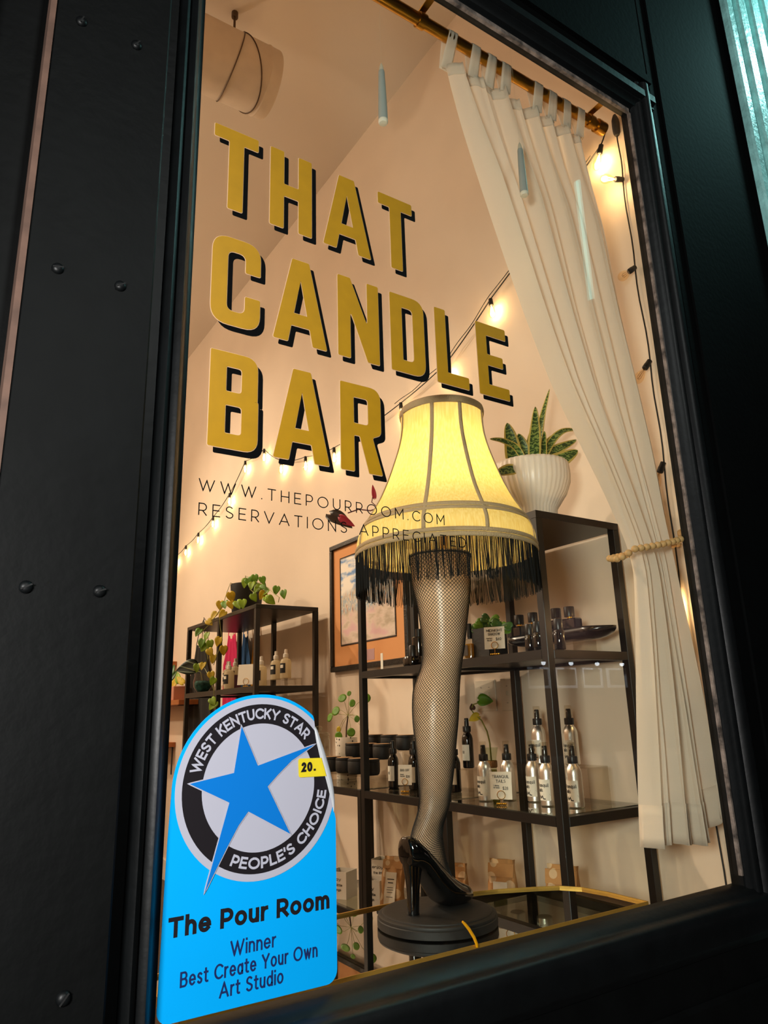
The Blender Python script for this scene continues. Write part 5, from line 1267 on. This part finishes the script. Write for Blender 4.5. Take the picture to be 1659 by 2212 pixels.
for pts_, x in ((top, 1.53), (vin, 1.43)):
    for u, v in pts_:
        c = P(*C5(u, v), x=x+rnd.uniform(-.015, .03)); m = yleaf if (u, v) in yel else (lg if rnd.random() < .6 else green)
        heart(c, rnd.uniform(.044, .056), (-.6+rnd.uniform(-.35, .35), -.7+rnd.uniform(-.3, .3), .35+rnd.uniform(-.4, .3)), m=m, parent=po, rot=rnd.uniform(-.9, .9), wide=1.0)
def vine(*pts_): G().tube(pts_, .0018, 6).out('vine', stemm, po)
V = lambda u, v, x=1.445: P(*C5(u, v), x=x)
vine(crown, crown+Vector((-.09, .03, .02)), V(540, 330, 1.47), V(515, 410), V(470, 500), V(400, 600), V(320, 680), V(320, 760), V(355, 830), V(370, 930), V(340, 1010), V(400, 1120), V(425, 1220), V(415, 1330))
vine(V(470, 500), V(480, 640), V(500, 760), V(460, 870), V(420, 980))
vine(crown, crown+Vector((-.04, -.07, .05)), V(900, 285, 1.55), V(945, 325, 1.54), V(960, 340, 1.54), V(1010, 375, 1.53), V(1000, 420, 1.53))
vine(crown, V(780, 330, 1.55), V(800, 260, 1.55), V(860, 235, 1.54))
Z2 = 1.343
cream_l = mat('clear_lotion', 'EBDDBE', .25, trans=.6); wpl = mat('white_plastic', 'E9E2D6', .4)
def room_spray():
    t = thing('spray_bottle', None, 'bottle', (0, 0, 0), 'white topped spray bottles on the far rack')
    G().lathe([(.0005, 0), (.026, 0), (.029, .003), (.029, .085), (.024, .098), (.012, .104), (.012, .110), (.0005, .110)], 28).out('body', cream_l, t)
    l = label_patch(t, 'label', (0, 0, 0), .0292, FACE+.2, .75, .028, .078, mat('black_label', '14120F', .6))
    label_patch(l, 'label_mark', (0, 0, 0), .0297, FACE+.2, .35, .054, .070, lab_)
    G().lathe([(.0005, .108), (.0135, .108), (.0140, .112), (.0135, .126), (.0085, .130), (.0080, .150), (.0005, .152)], 20).out('pump', wpl, t); return t
r0 = room_spray(); rsp = [(845, 1158, 1.535, 0, 'clear spray bottle with a white pump right of the white card'), (978, 1095, 1.65, .035, 'white topped spray bottle with a black label, left of the raised pair'), (1066, 1095, 1.65, .035, 'white topped spray bottle with a black label, right of the raised pair'),
       (556, 1175, 1.50, 0, 'frosted spray bottle with a white label left of the white card'), (612, 1100, 1.62, .035, 'tall frosted spray bottle behind the purple box'), (545, 1110, 1.66, .035, 'frosted spray bottle at the back left of the far rack shelf')]
for i, (u, v, x, dz, lb) in enumerate(rsp):
    o = r0 if i == 0 else dup(r0); yy = P(*C5(u, v), x=x).y; place(o, (x, yy, Z2+dz+.0004), 0, lb, 1.0)
ya, yb = P(*C5(1066, 1095), x=1.65).y, P(*C5(978, 1095), x=1.65).y
riser(1.60, 1.70, ya-.09, yb+.05, Z2+.0003, Z2+.035, 'clear acrylic riser under the pair of white topped spray bottles')
ya, yb = P(*C5(612, 1100), x=1.62).y, P(*C5(545, 1100), x=1.66).y
riser(1.58, 1.70, ya-.05, yb+.06, Z2+.0003, Z2+.035, 'clear acrylic riser under the frosted spray bottles')
yy = P(*C5(710, 1100), x=1.49).y
price_card((1.49, yy, Z2+.0004), .105, .105, .012, [], 'blank white price card on the far rack', CA)
yy = P(*C5(620, 1120), x=1.545).y
tag(G().rbox(1.525, 1.565, yy-.022, yy+.022, Z2+.0004, Z2+.078, .001).out('carton', mat('purple_carton', '6A3A52', .5), smooth=0), 'small purple carton beside the blank white card', 'box')
yy = P(*C5(325, 1130), x=1.50).y
mg = thing('moss_glass', 'cut glass bowl of teal moss with one dark veined leaf', 'vase', (1.50, yy, Z2+.0004)); cc = (1.50, yy, Z2+.0008)
G().lathe([(.0005, 0), (.032, 0), (.052, .03), (.056, .06), (.048, .095), (.050, .11)], 28, cc, caps=False, wob=lambda k, v: 1+.03*sin(2*pi*k*9)).out('glass_body', clear, mg, smooth=50)
G().lathe([(.0005, .004), (.030, .004), (.048, .03), (.050, .055), (.040, .066), (.0005, .068)], 24, cc, wob=lambda k, v: 1+.05*sin(2*pi*k*11+v*9)).out('moss', mat('teal_moss', '1F5A58', .9, var=.6, vscale=50, bump=.8, bscale=70), mg)
dl = mat('veined_dark_leaf', '12261A', .4); nt = dl.node_tree
wv = nt.nodes.new('ShaderNodeTexWave'); wv.inputs['Scale'].default_value = 16; wv.bands_direction = 'DIAGONAL'; rz_ = nt.nodes.new('ShaderNodeValToRGB'); rz_.color_ramp.elements[0].position = .9; rz_.color_ramp.elements[0].color = (*lin('12261A'), 1); rz_.color_ramp.elements[1].color = (*lin('8FA58A'), 1); tcz = nt.nodes.new('ShaderNodeTexCoord')
nt.links.new(tcz.outputs['Object'], wv.inputs['Vector']); nt.links.new(wv.outputs['Fac'], rz_.inputs[0]); nt.links.new(rz_.outputs[0], nt.nodes['Principled BSDF'].inputs['Base Color'])
q = P(*C5(175, 1010), x=1.435); heart(q, .125, (-.5, -.8, .2), m=dl, parent=mg, rot=1.4, wide=.85, droop=.05)
G().tube([Vector(cc)+Vector((0, 0, .05)), Vector(cc)+Vector((-.01, .02, .12)), q], .002, 6).out('leaf_stalk', stemm, mg)
# ---- aprons hung on the wall beyond the far racks
def apron(u, vt, vb, w, m, lb, x=1.84, flare=1.0, strap=True):
    a = P(u, vt, x=x); b = P(u, vb, x=x); t = thing('apron', lb, 'apron', (x, a.y, a.z), 'aprons hanging on the wall'); zt, zb = a.z, b.z; rnd_ = random.Random(int(u))
    ph = rnd_.uniform(0, 6)
    def f(s, v):
        ww = w*(.45+.55*min(1, v/.35)**1.5)*(1+(flare-1)*max(0, v-.35)); k = (s-.5)
        return (x-.008+.009*sin(k*22+ph+v*2)*(.3+v*.7)-.002*v, a.y+k*ww, zt-.16+(zb-zt+.16)*v-.015*sin(k*8+ph))
    G().grid(f, 36, 24).out('cloth', m, t, smooth=180, solid=.002)
    l, r = Vector(f(.04, .0)), Vector(f(.96, .0)); hook = Vector((x+.006, a.y, zt+.04))
    for e in (l, r): G().tube([e, e.lerp(hook, .6)+Vector((-.004, (e.y-a.y)*.15, 0)), hook], .008, 6, flat=.25).out('neck_strap', m, t)
    G().tube([(XW-.001, a.y, zt+.045), (x+.010, a.y, zt+.042), (x+.006, a.y, zt+.058)], .003, 6).out('hook', blk, t)
apron(438, 1350, 1600, .46, mat('black_cotton', '16140F', .9, var=.2, vscale=12), 'black apron hanging at the left behind the far rack', flare=1.7, x=1.856)
apron(505, 1325, 1560, .30, mat('pink_cotton', 'D01E5A', .9, trans=.1), 'bright pink apron hanging behind the far rack shelf', x=1.856)
apron(534, 1322, 1540, .20, mat('blue_cotton', '24507E', .9), 'blue apron hanging between the pink and yellow ones', x=1.856)
apron(554, 1318, 1540, .085, mat('yellow_cotton', 'D9A02A', .9), 'yellow apron hanging right of the blue one', x=1.856)
# ---- small wooden wall shelves beyond
wsh = mat('warm_wood_shelf', 'A8622E', .5, var=.2, vscale=15)
for u, v, ya, yb, lb in ((382, 1425, 4.95, 5.5, 'short wooden wall shelf on black brackets, uppermost of three at the left edge'), (395, 1517, 4.30, 5.3, 'long wooden wall shelf on black brackets, middle of three at the left edge'), (376, 1612, 4.88, 5.4, 'short wooden wall shelf on black brackets, lowest of three at the left edge')):
    p = P(u, v, x=1.75); t = thing('wall_shelf', lb, 'shelf', (1.80, (ya+yb)/2, p.z), 'wooden wall shelves')
    G().rbox(1.70, XW-.0005, ya, yb, p.z-.018, p.z+.018, .002).out('board', wsh, t, smooth=0)
    for y in (ya+.08, yb-.10): G().rbox(XW-.006, XW-.0005, y-.012, y+.012, p.z-.23, p.z-.018, .001).rbox(1.72, XW-.006, y-.012, y+.012, p.z-.023, p.z-.018, .001).out('bracket', blk, t, smooth=0)
p = P(395, 1517, x=1.75); yq = P(381, 1500, x=1.76).y
pk = thing('potted_plant', 'pale leaved plant in a square pink pot on the middle wooden wall shelf', 'plant', (1.77, yq, p.z+.0185))
zq = P(381, 1483, x=1.77).z-p.z
G().rbox(1.72, 1.82, yq-.05, yq+.05, p.z+.0185, p.z+zq, .004).out('pot', mat('pink_pot', 'C98A72', .6), pk, smooth=0)
for u, v, r_, m in ((379, 1470, .3, yleaf), (384, 1462, -.3, lg), (374, 1458, .5, dgreen), (372, 1446, .1, dgreen), (388, 1468, -.8, yleaf)): heart(P(u, v, x=1.76), .10, (-.6, -.7, .3), m=m, parent=pk, rot=r_+3.1, wide=.55)

# ------------------------------------------------------------------ across the street, seen only as faint reflections in the pane
brick = mat('dark_brick', '3A1F18', .85, var=.3, vscale=4)
struct('wall_street', G().box(-14, 32, -15.3, -15, -.3, 9), brick, 'brick building across the street')
wfr = mat('white_window_frame', 'D8DCE2', .5); dg = mat('dark_window', '1A1C22', .15)
for k in range(4):
    x = 15.9+k*1.18; t = thing('window_%d' % (k+2), 'shop transom window across the street', None, (x, -15, 2.1)); tag(t, None, None, None, 'structure')
    g = G()
    for a, b, c, d in ((x-.45, x+.45, 1.78, 1.86), (x-.45, x+.45, 2.34, 2.40), (x-.45, x-.39, 1.86, 2.34), (x+.39, x+.45, 1.86, 2.34)): g.box(a, b, -15, -14.92, c, d)
    g.out('frame', wfr, t, smooth=0); G().box(x-.39, x+.39, -14.99, -14.97, 1.86, 2.34).out('pane', dg, t, smooth=0)
    lt = thing('wall_lamp', 'small white lamp above a shop window across the street', 'lamp', (x+.1, -14.8, 2.55), 'street lamps opposite')
    G().ball((x+.1, -14.78, 2.52), .07, 8).out('bulb', mat('white_lamp_lit', 'F2F6FF', .5, emit='EAF2FF', estr=14), lt)
    G().lathe([(.0005, .10), (.09, .0), (.12, -.03)], 16, (x+.1, -14.78, 2.58), caps=False).out('lamp_hood', blk, lt, solid=.006); G().tube([(x+.1, -15, 2.70), (x+.1, -14.78, 2.68)], .02, 6).out('bracket', blk, lt)
lamp('street_window_fill', 'AREA', (17.7, -13.6, 4.2), 320, (.95, .97, 1), .5, (17.7, -15, 2.0))  # added wash that brightens the window frames opposite, not a fixture

nt_ = thing('neon_tube', 'upright teal neon tube on a thin post, mirrored in the pane before the curtain', 'light', (2.567, -.9, 3.44))
G().tube([(2.567, -.9, 3.09), (2.567, -.9, 3.79)], .012, 14).out('tube', mat('teal_neon', 'BFF5F0', .3, emit='8FEFE8', estr=4), nt_)
G().tube([(2.80, -.9, -.18), (2.80, -.9, 4.0)], .02, 10).out('post', blk, nt_)
for z in (3.07, 3.80):
    g = G(); g.tube([(2.567, -.9, z-.02), (2.567, -.9, z+.02)], .016, 14); g.tube([(2.567, -.9, z), (2.80, -.9, z)], .008, 8); g.out('arm', blk, nt_)
